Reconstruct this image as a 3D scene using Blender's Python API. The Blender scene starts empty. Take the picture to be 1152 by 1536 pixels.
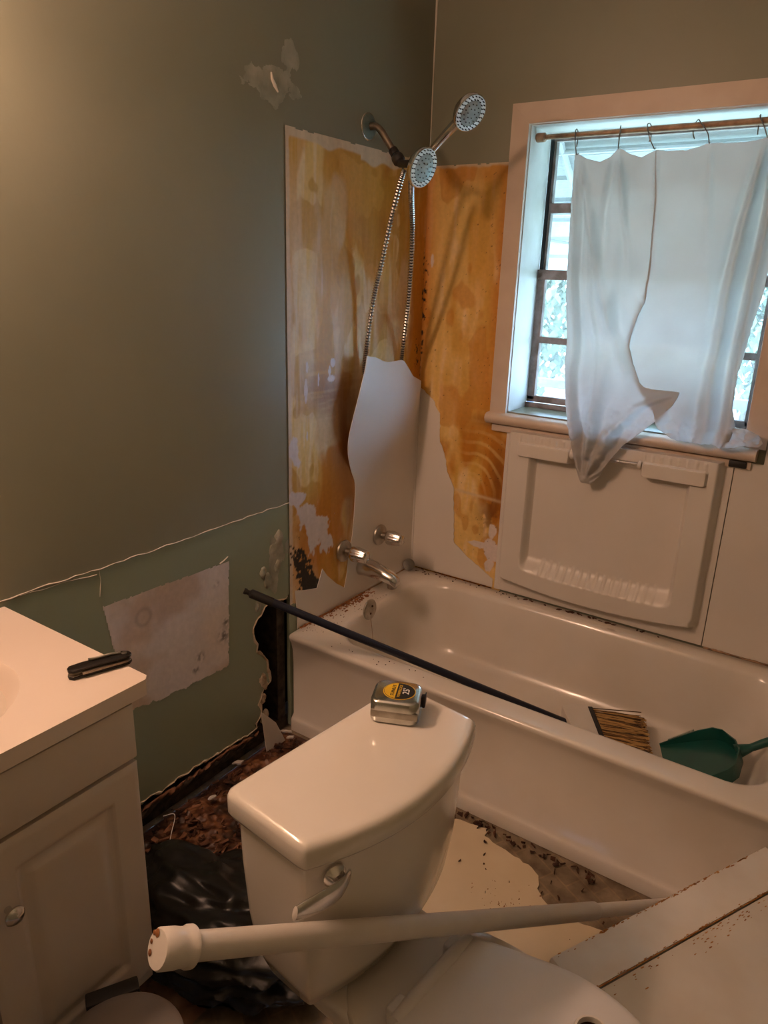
import bpy, bmesh, math, random
import numpy as np
from mathutils import Vector, Matrix
from mathutils.geometry import tessellate_polygon

random.seed(7)
SC = bpy.context.scene
COL = SC.collection

# ------------------------------------------------------------------ camera, light, exposure
F_PX, YAW, PITCH, ROLL = 1096.7, -0.58660349, -0.31691338, 0.03209239
CAM = np.array([1.4331189, -2.36445902, 1.47833941])
def _axes():
    cy, sy, cp, sp = math.cos(YAW), math.sin(YAW), math.cos(PITCH), math.sin(PITCH)
    fw = np.array([sy*cp, cy*cp, sp]); rt = np.array([cy, -sy, 0.0]); up = np.cross(rt, fw)
    c, s = math.cos(ROLL), math.sin(ROLL)
    return np.stack([c*rt+s*up, -s*rt+c*up, fw])
AX = _axes()
cam_d = bpy.data.cameras.new('camera'); cam = bpy.data.objects.new('camera', cam_d); COL.objects.link(cam)
cam_d.sensor_fit = 'HORIZONTAL'; cam_d.sensor_width = 36.0; cam_d.lens = F_PX/1152*36.0
cam_d.clip_start = 0.02
cam.matrix_world = Matrix([[AX[0][i], AX[1][i], -AX[2][i], CAM[i]] for i in range(3)] + [[0, 0, 0, 1]])
SC.camera = cam
SC.view_settings.view_transform = 'Standard'; SC.view_settings.look = 'None'
SC.view_settings.exposure = 1.28; SC.view_settings.gamma = 1.0; SC.view_settings.use_curve_mapping = False

SKY_COL, SKY_STR = (0.47, 0.68, 1.0), 10.5
BULB_COL, BULB_STR = (1.0, 0.60, 0.41), 64.0
wd = bpy.data.worlds.new('sky'); SC.world = wd; wd.use_nodes = True
bg = wd.node_tree.nodes['Background']; bg.inputs[0].default_value = (*SKY_COL, 1); bg.inputs[1].default_value = SKY_STR

# ------------------------------------------------------------------ points from measured directions
def ray(px):
    return AX.T @ np.array([(px[0]-576)/F_PX, -(px[1]-768)/F_PX, 1.0])
def onx(px, x0): d = ray(px); return CAM + d*((x0-CAM[0])/d[0])
def ony(px, y0): d = ray(px); return CAM + d*((y0-CAM[1])/d[1])
def onz(px, z0): d = ray(px); return CAM + d*((z0-CAM[2])/d[2])
def atd(px, dep): return CAM + ray(px)*dep

# ------------------------------------------------------------------ numpy noise
def _vn(u, v, seed):
    ui = np.floor(u).astype(np.int64); vi = np.floor(v).astype(np.int64)
    fu, fv = u-ui, v-vi
    fu = fu*fu*(3-2*fu); fv = fv*fv*(3-2*fv)
    def h(a, b):
        n = (a*374761393 + b*668265263 + seed*982451653) & 0x7fffffff
        n = ((n ^ (n >> 13)) * 1274126177) & 0x7fffffff
        return ((n ^ (n >> 16)) & 0xffff)/65535.0
    return (h(ui, vi)*(1-fu)+h(ui+1, vi)*fu)*(1-fv)+(h(ui, vi+1)*(1-fu)+h(ui+1, vi+1)*fu)*fv
def fbm(u, v, s=1.0, sv=None, o=4, seed=0):
    sv = s if sv is None else sv
    u = np.asarray(u, float)*s; v = np.asarray(v, float)*sv
    a, t, w = 0, 0, 1.0
    for i in range(o):
        a = a+w*_vn(u*2**i+17.3*i, v*2**i+5.1*i, seed+i); t += w; w *= .5
    return a/t
def sst(a, b, x): t = np.clip((x-a)/(b-a), 0, 1); return t*t*(3-2*t)

# ------------------------------------------------------------------ materials
def mat(name, c1, c2=None, scale=8.0, rough=0.5, metal=0.0, bump=0.0, bscale=60.0, detail=5.0, spec=0.5, r2=None, coat=0.0, lo=.35, hi=.65, trans=0):
    m = bpy.data.materials.new(name); m.use_nodes = True
    nt = m.node_tree; p = nt.nodes['Principled BSDF']; L = nt.links.new
    tc = nt.nodes.new('ShaderNodeTexCoord')
    n = nt.nodes.new('ShaderNodeTexNoise'); n.inputs['Scale'].default_value = scale; n.inputs['Detail'].default_value = detail
    L(tc.outputs['Object'], n.inputs['Vector'])
    r = nt.nodes.new('ShaderNodeValToRGB'); L(n.outputs[0], r.inputs[0])
    c2 = c2 or tuple(x*.93 for x in c1)
    r.color_ramp.elements[0].position = lo; r.color_ramp.elements[1].position = hi
    r.color_ramp.elements[0].color = (*c1, 1); r.color_ramp.elements[1].color = (*c2, 1)
    L(r.outputs[0], p.inputs['Base Color'])
    p.inputs['Roughness'].default_value = rough; p.inputs['Metallic'].default_value = metal
    p.inputs['Specular IOR Level'].default_value = spec
    p.inputs['Coat Weight'].default_value = coat; p.inputs['Coat Roughness'].default_value = .08
    if r2 is not None:
        mr = nt.nodes.new('ShaderNodeMapRange'); L(n.outputs[0], mr.inputs[0])
        mr.inputs[1].default_value = .3; mr.inputs[2].default_value = .7; mr.inputs[3].default_value = rough; mr.inputs[4].default_value = r2
        L(mr.outputs[0], p.inputs['Roughness'])
    if bump:
        n2 = nt.nodes.new('ShaderNodeTexNoise'); n2.inputs['Scale'].default_value = bscale; n2.inputs['Detail'].default_value = 4
        L(tc.outputs['Object'], n2.inputs['Vector'])
        b = nt.nodes.new('ShaderNodeBump'); b.inputs['Strength'].default_value = bump; b.inputs['Distance'].default_value = .004
        L(n2.outputs[0], b.inputs['Height']); L(b.outputs[0], p.inputs['Normal'])
    return m
def vmat(name, rough=.5, bump=.3, bscale=90.0, spec=.4, grain=.12):
    """colour from the mesh's own 'stain' attribute, with fine procedural grain"""
    m = bpy.data.materials.new(name); m.use_nodes = True
    nt = m.node_tree; p = nt.nodes['Principled BSDF']; L = nt.links.new
    a = nt.nodes.new('ShaderNodeVertexColor'); a.layer_name = 'stain'
    tc = nt.nodes.new('ShaderNodeTexCoord')
    n = nt.nodes.new('ShaderNodeTexNoise'); n.inputs['Scale'].default_value = bscale; n.inputs['Detail'].default_value = 5
    L(tc.outputs['Object'], n.inputs['Vector'])
    mr = nt.nodes.new('ShaderNodeMapRange'); L(n.outputs[0], mr.inputs[0])
    mr.inputs[1].default_value = .3; mr.inputs[2].default_value = .7; mr.inputs[3].default_value = 1-grain; mr.inputs[4].default_value = 1+grain
    mx = nt.nodes.new('ShaderNodeVectorMath'); mx.operation = 'SCALE'
    L(a.outputs[0], mx.inputs[0]); L(mr.outputs[0], mx.inputs['Scale']); L(mx.outputs[0], p.inputs['Base Color'])
    p.inputs['Roughness'].default_value = rough; p.inputs['Specular IOR Level'].default_value = spec
    b = nt.nodes.new('ShaderNodeBump'); b.inputs['Strength'].default_value = bump; b.inputs['Distance'].default_value = .003
    L(n.outputs[0], b.inputs['Height']); L(b.outputs[0], p.inputs['Normal'])
    return m

M = {}
M['paint'] = mat('sage_paint', (.235, .24, .175), (.255, .258, .19), 3, .34, bump=.10, bscale=45, r2=.42)
def two_paint():
    m = mat('sage_paint_two_coats', (.235, .24, .175), (.255, .258, .19), 3, .34, bump=.10, bscale=45, r2=.42); nt = m.node_tree; p = nt.nodes['Principled BSDF']; L = nt.links.new
    src = p.inputs['Base Color'].links[0].from_socket
    tc = nt.nodes.new('ShaderNodeTexCoord'); sx = nt.nodes.new('ShaderNodeSeparateXYZ'); L(tc.outputs['Object'], sx.inputs[0])
    lt = nt.nodes.new('ShaderNodeMath'); lt.operation = 'LESS_THAN'; lt.inputs[1].default_value = .793; L(sx.outputs[2], lt.inputs[0])
    mx = nt.nodes.new('ShaderNodeMix'); mx.data_type = 'RGBA'; L(lt.outputs[0], mx.inputs[0]); L(src, mx.inputs[6]); mx.inputs[7].default_value = (.275, .32, .225, 1)
    L(mx.outputs[2], p.inputs['Base Color']); return m
M['paint_left'] = two_paint()
M['ceil'] = mat('ceiling_white', (.75, .73, .68), rough=.8)
M['plaster'] = mat('spackle', (.44, .42, .34), (.28, .285, .215), 16, .7, bump=.3)
M['gyp'] = mat('gypsum_edge', (.62, .54, .42), (.4, .3, .2), 25, .9, bump=.8, bscale=120)
M['patch'] = mat('old_white_paint', (.62, .57, .53), (.5, .43, .36), 7, .55, bump=.25, bscale=50)
M['crack'] = mat('torn_paint', (.72, .66, .56), rough=.7)
M['stain'] = vmat('stained_wallboard', rough=.42, bump=.2, bscale=70, grain=.06)
M['abs'] = mat('surround_plastic', (.74, .69, .63), (.70, .65, .585), 4, .32, bump=.03, bscale=30)
M['tub'] = mat('tub_enamel', (.76, .71, .64), (.70, .64, .555), 3.5, .22, coat=.35, bump=.02, bscale=15)
M['china'] = mat('vitreous_china', (.75, .705, .64), (.71, .665, .595), 4, .16, coat=.5)
M['seat'] = mat('seat_plastic', (.66, .64, .62), (.60, .58, .56), 5, .38)
M['trim'] = mat('trim_paint', (.66, .55, .45), (.60, .48, .385), 9, .42, bump=.12, bscale=60)
M['jamb'] = mat('jamb_paint', (.74, .74, .72), (.66, .65, .61), 8, .5, bump=.1)
M['sash'] = mat('weathered_sash', (.32, .255, .235), (.16, .12, .10), 22, .75, bump=.5, bscale=110)
M['track'] = mat('black_track', (.012, .013, .014), rough=.7)
M['vanity'] = mat('vanity_foil', (.64, .565, .475), (.60, .525, .44), 3, .42)
M['counter'] = mat('cultured_marble', (.76, .66, .57), (.73, .62, .52), 4, .28, coat=.2)
M['chrome'] = mat('chrome', (.72, .71, .69), (.62, .60, .57), 30, .14, 1.0, r2=.24)
M['dullchrome'] = mat('dull_chrome', (.5, .47, .42), (.34, .31, .26), 40, .3, 1.0, r2=.42)
M['bronze'] = mat('tarnished_steel', (.34, .28, .22), (.22, .18, .14), 30, .38, 1.0)
M['greymetal'] = mat('grey_metal', (.22, .21, .18), (.14, .135, .12), 40, .5, .5)
M['teal'] = mat('verdigris_flange', (.10, .155, .145), (.16, .20, .18), 40, .5, .35)
M['black'] = mat('black_plastic', (.012, .011, .011), (.02, .018, .017), 20, .45)
M['nozzle'] = mat('nozzle_plate', (.42, .46, .44), (.30, .34, .33), 30, .22, .5)
M['bag'] = mat('black_poly_film', (.010, .010, .010), (.014, .013, .012), 12, .3, spec=.5, bump=.2, bscale=25)
M['navy'] = mat('navy_pole', (.010, .013, .026), (.014, .017, .032), 20, .34)
M['green'] = mat('green_dustpan', (.006, .075, .06), (.008, .09, .07), 15, .36)
M['bristle'] = mat('straw_bristle', (.52, .31, .10), (.44, .25, .075), 40, .7)
M['bristle2'] = mat('brown_bristle', (.25, .13, .035), (.20, .10, .03), 40, .7)
M['bristle3'] = mat('dark_bristle', (.08, .04, .012), (.06, .03, .01), 40, .7)
M['white'] = mat('white_plastic', (.72, .68, .62), (.66, .61, .54), 10, .3)
M['rod'] = mat('white_rod', (.70, .655, .60), (.64, .59, .53), 14, .28)
M['rust'] = mat('rust', (.32, .12, .03), (.14, .05, .015), 50, .85, bump=.5)
M['rustlight'] = mat('orange_rust', (.50, .24, .06), (.30, .12, .03), 50, .8)
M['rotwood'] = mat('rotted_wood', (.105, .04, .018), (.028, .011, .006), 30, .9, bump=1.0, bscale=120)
M['wood'] = mat('dry_subfloor', (.26, .12, .06), (.10, .04, .02), 26, .85, bump=.7, bscale=80)
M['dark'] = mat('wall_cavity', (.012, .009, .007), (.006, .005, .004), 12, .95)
M['stud'] = mat('mouldy_stud', (.07, .05, .035), (.015, .012, .010), 30, .9, bump=.8)
M['vinyl'] = mat('cream_vinyl', (.66, .56, .40), (.60, .50, .34), 6, .45)
M['tapechrome'] = mat('worn_chrome_case', (.66, .66, .62), (.5, .5, .46), 25, .17, 1.0, r2=.25)
M['yellow'] = mat('label_yellow', (.72, .46, .02), (.68, .42, .02), 30, .4)
M['lblack'] = mat('label_black', (.014, .013, .012), rough=.4)
M['lwhite'] = mat('label_white', (.8, .78, .74), rough=.4)
M['knife'] = mat('black_knife', (.028, .023, .02), (.016, .014, .013), 40, .34, .5)
M['wire'] = mat('hook_wire', (.20, .17, .14), rough=.35, metal=1.0)
M['crod'] = mat('rusty_rod', (.46, .30, .18), (.28, .17, .10), 40, .55, .3)
M['alum'] = mat('awning_enamel', (.46, .48, .46), (.40, .42, .41), 5, .5)
M['leaf'] = mat('foliage', (.075, .11, .065), (.16, .20, .12), 4, .6)
M['bark'] = mat('bark', (.12, .09, .06), rough=.9)
M['rail'] = mat('blue_grey_rail', (.045, .075, .12), rough=.5)
M['ground'] = mat('yard', (.42, .44, .30), (.55, .54, .42), 3, .9)
M['bin'] = mat('bin_plastic', (.20, .165, .14), (.17, .14, .12), 10, .45)

def clear_mat(name, tint, gl):
    m = bpy.data.materials.new(name); m.use_nodes = True; nt = m.node_tree
    for n in list(nt.nodes):
        if n.type != 'OUTPUT_MATERIAL': nt.nodes.remove(n)
    t = nt.nodes.new('ShaderNodeBsdfTransparent'); t.inputs[0].default_value = (*tint, 1)
    g = nt.nodes.new('ShaderNodeBsdfGlossy'); g.inputs['Roughness'].default_value = .03
    mx = nt.nodes.new('ShaderNodeMixShader'); mx.inputs[0].default_value = gl
    nt.links.new(t.outputs[0], mx.inputs[1]); nt.links.new(g.outputs[0], mx.inputs[2])
    nt.links.new(mx.outputs[0], nt.nodes['Material Output'].inputs[0]); return m
def glass_mat():
    m = clear_mat('dusty_glass', (.86, .90, .91), .05); nt = m.node_tree; out = nt.nodes['Material Output']; src = out.inputs[0].links[0].from_socket
    t = nt.nodes.new('ShaderNodeBsdfTranslucent'); t.inputs[0].default_value = (.85, .88, .9, 1)
    n = nt.nodes.new('ShaderNodeTexNoise'); n.inputs['Scale'].default_value = 40; n.inputs['Detail'].default_value = 6
    mr = nt.nodes.new('ShaderNodeMapRange'); mr.inputs[1].default_value = .35; mr.inputs[2].default_value = .65; mr.inputs[3].default_value = .02; mr.inputs[4].default_value = .10
    mx = nt.nodes.new('ShaderNodeMixShader'); nt.links.new(n.outputs[0], mr.inputs[0]); nt.links.new(mr.outputs[0], mx.inputs[0])
    nt.links.new(src, mx.inputs[1]); nt.links.new(t.outputs[0], mx.inputs[2]); nt.links.new(mx.outputs[0], out.inputs[0]); return m
M['glass'] = glass_mat()
M['acrylic'] = clear_mat('clear_acrylic', (.85, .83, .8), .28)
def curtain_mat():
    m = bpy.data.materials.new('curtain_film'); m.use_nodes = True; nt = m.node_tree; L = nt.links.new
    p = nt.nodes['Principled BSDF']; p.inputs['Roughness'].default_value = .45
    tc = nt.nodes.new('ShaderNodeTexCoord'); n = nt.nodes.new('ShaderNodeTexNoise'); n.inputs['Scale'].default_value = 9
    L(tc.outputs['Object'], n.inputs[0])
    r = nt.nodes.new('ShaderNodeValToRGB'); L(n.outputs[0], r.inputs[0])
    r.color_ramp.elements[0].color = (.66, .64, .62, 1); r.color_ramp.elements[1].color = (.78, .77, .76, 1)
    L(r.outputs[0], p.inputs['Base Color'])
    t = nt.nodes.new('ShaderNodeBsdfTranslucent'); L(r.outputs[0], t.inputs[0])
    n2 = nt.nodes.new('ShaderNodeTexNoise'); n2.inputs['Scale'].default_value = 26; n2.inputs['Detail'].default_value = 3; L(tc.outputs['Object'], n2.inputs[0])
    b = nt.nodes.new('ShaderNodeBump'); b.inputs['Strength'].default_value = .35; b.inputs['Distance'].default_value = .006
    L(n2.outputs[0], b.inputs['Height']); L(b.outputs[0], p.inputs['Normal'])
    mx = nt.nodes.new('ShaderNodeMixShader'); mx.inputs[0].default_value = .55
    L(p.outputs[0], mx.inputs[1]); L(t.outputs[0], mx.inputs[2]); L(mx.outputs[0], nt.nodes['Material Output'].inputs[0]); return m
M['curtain'] = curtain_mat()
def bulb_mat():
    m = bpy.data.materials.new('lit_bulb'); m.use_nodes = True; p = m.node_tree.nodes['Principled BSDF']
    p.inputs['Base Color'].default_value = (.9, .85, .8, 1)
    p.inputs['Emission Color'].default_value = (*BULB_COL, 1); p.inputs['Emission Strength'].default_value = BULB_STR; return m
M['bulb'] = bulb_mat()
def floor_mat():
    m = mat('worn_floor_vinyl', (.27, .21, .14), (.14, .098, .058), 22, .6, bump=.3, bscale=60)
    nt = m.node_tree; p = nt.nodes['Principled BSDF']; L = nt.links.new
    src = p.inputs['Base Color'].links[0].from_socket
    tc = nt.nodes.new('ShaderNodeTexCoord'); mp = nt.nodes.new('ShaderNodeMapping'); mp.inputs['Rotation'].default_value = (0, 0, .5)
    L(tc.outputs['Object'], mp.inputs[0])
    br = nt.nodes.new('ShaderNodeTexBrick'); br.inputs['Scale'].default_value = 5; br.inputs['Color1'].default_value = (1, 1, 1, 1); br.inputs['Color2'].default_value = (.85, .85, .82, 1)
    br.inputs['Mortar'].default_value = (1.14, 1.1, 1.0, 1); br.inputs['Mortar Size'].default_value = .012; L(mp.outputs[0], br.inputs[0])
    mm = nt.nodes.new('ShaderNodeVectorMath'); mm.operation = 'MULTIPLY'; L(src, mm.inputs[0]); L(br.outputs[0], mm.inputs[1]); L(mm.outputs[0], p.inputs['Base Color'])
    return m
M['floor'] = floor_mat()

# ------------------------------------------------------------------ mesh helpers
def finish(name, me, m, parent=None, smooth=True, angle=40):
    me.materials.append(M[m] if isinstance(m, str) else m)
    if smooth:
        me.polygons.foreach_set('use_smooth', [True]*len(me.polygons))
        me.set_sharp_from_angle(angle=math.radians(angle))
    o = bpy.data.objects.new(name, me); COL.objects.link(o)
    if parent is not None: o.parent = parent
    return o
def mk(name, v, f, m, parent=None, smooth=True, angle=40, fix=True):
    me = bpy.data.meshes.new(name); me.from_pydata([tuple(map(float, p)) for p in v], [], f); me.validate(); me.update()
    if fix:
        bm = bmesh.new(); bm.from_mesh(me); bmesh.ops.recalc_face_normals(bm, faces=bm.faces); bm.to_mesh(me); bm.free()
    return finish(name, me, m, parent, smooth, angle)
def tag(o, label, cat, group=None, kind=None):
    o['label'] = label
    if cat: o['category'] = cat
    if group: o['group'] = group
    if kind: o['kind'] = kind
    return o
def struct(o): o['kind'] = 'structure'; return o
def empty(name, loc, rz=0.0, rot=None):
    o = bpy.data.objects.new(name, None); COL.objects.link(o); o.location = loc; o.empty_display_size = .05
    o.rotation_euler = rot if rot is not None else (0, 0, rz); return o
def boxdata(x0, x1, y0, y1, z0, z1):
    v = [(x, y, z) for x in (x0, x1) for y in (y0, y1) for z in (z0, z1)]
    f = [(0, 1, 3, 2), (4, 6, 7, 5), (0, 4, 5, 1), (2, 3, 7, 6), (0, 2, 6, 4), (1, 5, 7, 3)]
    return v, f
def box(name, x0, x1, y0, y1, z0, z1, m, parent=None, bev=.003, seg=2, xf=None):
    bm = bmesh.new(); v, f = boxdata(x0, x1, y0, y1, z0, z1)
    bv = [bm.verts.new(p) for p in v]
    for q in f: bm.faces.new([bv[i] for i in q])
    bmesh.ops.recalc_face_normals(bm, faces=bm.faces)
    if bev: bmesh.ops.bevel(bm, geom=list(bm.edges), offset=bev, segments=seg, affect='EDGES', profile=.6)
    if xf is not None: bm.transform(xf)
    me = bpy.data.meshes.new(name); bm.to_mesh(me); bm.free()
    return finish(name, me, m, parent, True, 50)
def loft(name, loops, m, parent=None, cap0=True, cap1=True, angle=40, closed=True, smooth=True):
    n = len(loops[0]); v = [p for l in loops for p in l]; f = []
    for i in range(len(loops)-1):
        for j in range(n if closed else n-1):
            k = (j+1) % n; f.append((i*n+j, i*n+k, (i+1)*n+k, (i+1)*n+j))
    if cap0: f.append(tuple(range(n)))
    if cap1: f.append(tuple(range((len(loops)-1)*n, len(loops)*n)))
    return mk(name, v, f, m, parent, smooth, angle)
def rrect(x0, x1, y0, y1, r, z, n=10, s=8):
    """rounded rectangle loop with constant point count"""
    P = []; r = min(r, (x1-x0)/2-1e-4, (y1-y0)/2-1e-4)
    cs = [(x1-r, y0+r, -90), (x1-r, y1-r, 0), (x0+r, y1-r, 90), (x0+r, y0+r, 180)]
    for i, (cx, cy, a) in enumerate(cs):
        for k in range(n+1):
            t = math.radians(a+90*k/n); P.append((cx+r*math.cos(t), cy+r*math.sin(t), z))
        nx = cs[(i+1) % 4]; t = math.radians(nx[2]); q = (nx[0]+r*math.cos(t), nx[1]+r*math.sin(t)); p = P[-1]
        for k in range(1, s): P.append((p[0]+(q[0]-p[0])*k/s, p[1]+(q[1]-p[1])*k/s, z))
    return P
def frame_of(d):
    d = Vector(d).normalized(); a = Vector((0, 0, 1)) if abs(d.z) < .9 else Vector((1, 0, 0))
    u = d.cross(a).normalized(); return d, u, d.cross(u).normalized()
def lathe(name, prof, m, parent=None, origin=(0, 0, 0), axis=(0, 0, 1), n=32, angle=35, cap=True, mod=None):
    """profile [(r, h)] turned about axis"""
    d, u, w = frame_of(axis); o = Vector(origin); loops = []
    for r, h in prof:
        l = []
        for k in range(n):
            t = 2*math.pi*k/n; rr = r*(mod(t, h) if mod else 1)
            l.append(o+d*h+(u*math.cos(t)+w*math.sin(t))*rr)
        loops.append(l)
    return loft(name, loops, m, parent, cap, cap, angle)
def spline(pts, n):
    """Catmull-Rom through pts"""
    p = [np.array(q, float) for q in pts]; p = [2*p[0]-p[1]]+p+[2*p[-1]-p[-2]]; out = []
    seg = len(p)-3
    for i in range(n):
        t = i/(n-1)*seg; k = min(int(t), seg-1); t -= k; a, b, c, d = p[k:k+4]
        out.append(.5*((2*b)+(-a+c)*t+(2*a-5*b+4*c-d)*t*t+(-a+3*b-3*c+d)*t**3))
    return out
def tube(name, pts, r, m, parent=None, n=12, cap=True, angle=40):
    """r: number or list per point"""
    loops = []; up = None
    for i, p in enumerate(pts):
        a = np.array(pts[max(i-1, 0)], float); b = np.array(pts[min(i+1, len(pts)-1)], float)
        d = Vector(b-a).normalized()
        if up is None: _, up, _ = frame_of(d)
        up = (up-d*up.dot(d)).normalized(); w = d.cross(up)
        rr = r[i] if hasattr(r, '__len__') else r
        loops.append([Vector(p)+(up*math.cos(2*math.pi*k/n)+w*math.sin(2*math.pi*k/n))*rr for k in range(n)])
    return loft(name, loops, m, parent, cap, cap, angle)
def slab(name, outer, holes, to3, thick, m, parent=None, smooth=False):
    """polygon with holes (2D) -> prism; to3(u, v, d) gives the point at depth d (0 front, thick back)"""
    polys = [outer]+list(holes)
    tris = tessellate_polygon([[Vector((p[0], p[1], 0)) for p in q] for q in polys])
    flat = [p for q in polys for p in q]; N = len(flat)
    v = [to3(p[0], p[1], 0) for p in flat]+[to3(p[0], p[1], thick) for p in flat]
    f = [tuple(t) for t in tris]+[tuple(N+i for i in reversed(t)) for t in tris]
    o = 0
    for q in polys:
        n = len(q)
        for k in range(n): a, b = o+k, o+(k+1) % n; f.append((a, b, N+b, N+a))
        o += n
    return mk(name, v, f, m, parent, smooth)
def ragged(pts, step=.01, amp=.004, seed=0):
    rng = random.Random(seed); out = []
    for i in range(len(pts)-1):
        a, b = np.array(pts[i], float), np.array(pts[i+1], float); L = np.linalg.norm(b-a); n = max(1, int(L/step))
        nrm = np.array([-(b-a)[1], (b-a)[0]])/max(L, 1e-9)
        for k in range(n):
            q = a+(b-a)*k/n+(nrm*rng.uniform(-amp, amp) if (k or i) else 0); out.append(tuple(q))
    out.append(tuple(pts[-1])); return out
def heightgrid(name, us, vs, to3, hfun, m, parent=None, angle=60, colf=None, keep=None, skirt=None):
    U, V = np.meshgrid(us, vs, indexing='ij'); H = hfun(U, V)
    nu, nv = U.shape
    v = [to3(a, b, c) for a, b, c in zip(U.ravel(), V.ravel(), H.ravel())]
    f = []
    ok = np.ones((nu-1, nv-1), bool) if keep is None else keep((U[:-1, :-1]+U[1:, 1:])/2, (V[:-1, :-1]+V[1:, 1:])/2)
    for i in range(nu-1):
        for j in range(nv-1):
            if ok[i, j]: f.append((i*nv+j, (i+1)*nv+j, (i+1)*nv+j+1, i*nv+j+1))
    if skirt is not None:
        ring = [(i, 0) for i in range(nu)]+[(nu-1, j) for j in range(1, nv)]+[(i, nv-1) for i in range(nu-2, -1, -1)]+[(0, j) for j in range(nv-2, 0, -1)]
        b = len(v)
        for (i, j) in ring: v.append(to3(U[i, j], V[i, j], skirt))
        for k in range(len(ring)):
            k2 = (k+1) % len(ring); a, c = ring[k], ring[k2]
            f.append((a[0]*nv+a[1], c[0]*nv+c[1], b+k2, b+k))
    me = bpy.data.meshes.new(name); me.from_pydata([tuple(map(float, p)) for p in v], [], f)
    if colf is not None:
        C = colf(U, V).reshape(-1, 3); C = np.concatenate([C, np.tile(C[:1], (len(v)-len(C), 1))]) if len(v) > len(C) else C
        at = me.color_attributes.new('stain', 'FLOAT_COLOR', 'POINT')
        at.data.foreach_set('color', np.concatenate([C, np.ones((len(C), 1))], 1).astype(np.float32).ravel())
    bm = bmesh.new(); bm.from_mesh(me); bmesh.ops.delete(bm, geom=[q for q in bm.verts if not q.link_faces], context='VERTS')
    bmesh.ops.recalc_face_normals(bm, faces=bm.faces); bm.to_mesh(me); bm.free()
    return finish(name, me, m, parent, True, angle)
def textmesh(name, s, size, m, parent, xf, ext=.0003, align='CENTER', sx=1.0):
    c = bpy.data.curves.new(name, 'FONT'); c.body = s; c.size = size; c.extrude = ext; c.align_x = align; c.align_y = 'CENTER'; c.resolution_u = 3
    t = bpy.data.objects.new(name, c); COL.objects.link(t); bpy.context.view_layer.update()
    me = bpy.data.meshes.new_from_object(t.evaluated_get(bpy.context.evaluated_depsgraph_get()))
    bpy.data.objects.remove(t); me.transform(Matrix.Diagonal((sx, 1, 1, 1))); me.transform(xf); me.materials.clear()
    return finish(name, me, m, parent, False)

# ================================================================== ROOM SHELL
RX, FY, CZ = 1.56, -3.0, 2.36
# --- floor
fl = struct(slab('floor', [(-.2, FY-.1), (RX+.1, FY-.1), (RX+.1, .16), (-.2, .16)], [], lambda u, v, d: (u, v, -.012-d), .06, 'floor'))
struct(slab('ceiling', [(-.2, FY-.1), (RX+.1, FY-.1), (RX+.1, .16), (-.2, .16)], [], lambda u, v, d: (u, v, CZ+d), .05, 'ceil'))
# --- left wall: painted wallboard with a rotted foot and a hole beside the tub
foot = ragged([(-1.66, 0.0), (-1.62, .082), (-1.35, .084), (-1.2, .088), (-1.06, .083), (-.905, .075)], .02, .006, 1)
hole = ragged([(-.905, .075)]+[(onx(p, 0)[1], onx(p, 0)[2]) for p in ((383, 1088), (393, 1066), (387, 1059), (394, 1038), (407, 1021), (400, 1009), (403, 991), (396, 985), (387, 975), (381, 952), (382, 941), (390, 921), (399, 908), (412, 902), (430, 898))]+[(-.742, .49)], .009, .004, 2)
outer = [(FY, 0.0)]+foot+hole[1:]+[(-.742, 0.0), (0.0, 0.0), (0.0, CZ), (FY, CZ)]
wl = struct(slab('wall_left', outer, [], lambda u, v, d: (-d, u, v), .0125, 'paint_left'))
# inside of the wall
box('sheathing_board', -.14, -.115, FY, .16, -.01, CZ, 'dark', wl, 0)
box('sole_plate', -.108, -.016, -1.66, -.742, -.008, .034, 'stud', wl, .004)
for yy in (-.788, -1.19, -1.60):
    box('stud', -.108, -.0145, yy, yy+.038, .036, CZ-.01, 'stud', wl, .003)
def bumpy_strip(name, path, w, t, m, parent, seed):
    """crumbled edge that follows a path on the wall face"""
    rng = random.Random(seed); loops = []
    pts = ragged(path, .012, .003, seed)
    for (u, v) in pts:
        ww = w*rng.uniform(.4, 1.5); tt = t*rng.uniform(.4, 1.6); o = rng.uniform(-.003, .003); l = []
        for k in range(8):
            a = 2*math.pi*k/8; l.append((max(-.012, tt*math.cos(a)), u+o+ww*math.sin(a)*.6, v+o+ww*math.sin(a+.5)*.5))
        loops.append(l)
    return loft(name, loops, m, parent, angle=70)
bumpy_strip('crumbled_edge', hole[::2], .006, .004, 'gyp', wl, 4)
bumpy_strip('crumbled_edge', foot[::2], .006, .003, 'gyp', wl, 5)
for k, (u, v, w) in enumerate([(-.872, .235, .017), (-.862, .215, .012), (-.874, .17, .014), (-.868, .10, .018), (-.84, .57, .02), (-.80, .60, .016), (-.815, .66, .018), (-.79, .69, .02), (-.86, .60, .014), (-.885, .50, .015)]):
    bm = bmesh.new(); bmesh.ops.create_icosphere(bm, subdivisions=3, radius=1)
    for q in bm.verts:
        n = float(fbm(q.co.x+3*k, q.co.y+q.co.z, 2.2, seed=k)); q.co = Vector((q.co.x*.005*n*2, u+q.co.y*w*(n+.4), v+q.co.z*w*1.5*(n+.4)))
    me = bpy.data.meshes.new('peeled_paint'); bm.to_mesh(me); bm.free(); finish('peeled_paint', me, 'gyp' if k < 4 else 'plaster', wl, True, 60)
# rotted base board remains seen under the wallboard's foot
bumpy_strip('rotted_base_strip', [(-1.63, .045), (-1.3, .05), (-1.1, .052), (-.92, .045)], .03, .006, 'stud', wl, 9)
bumpy_strip('rotted_base_strip', [(-1.35, .065), (-1.18, .06), (-1.02, .068), (-.91, .055)], .014, .009, 'wood', wl, 10)

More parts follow.
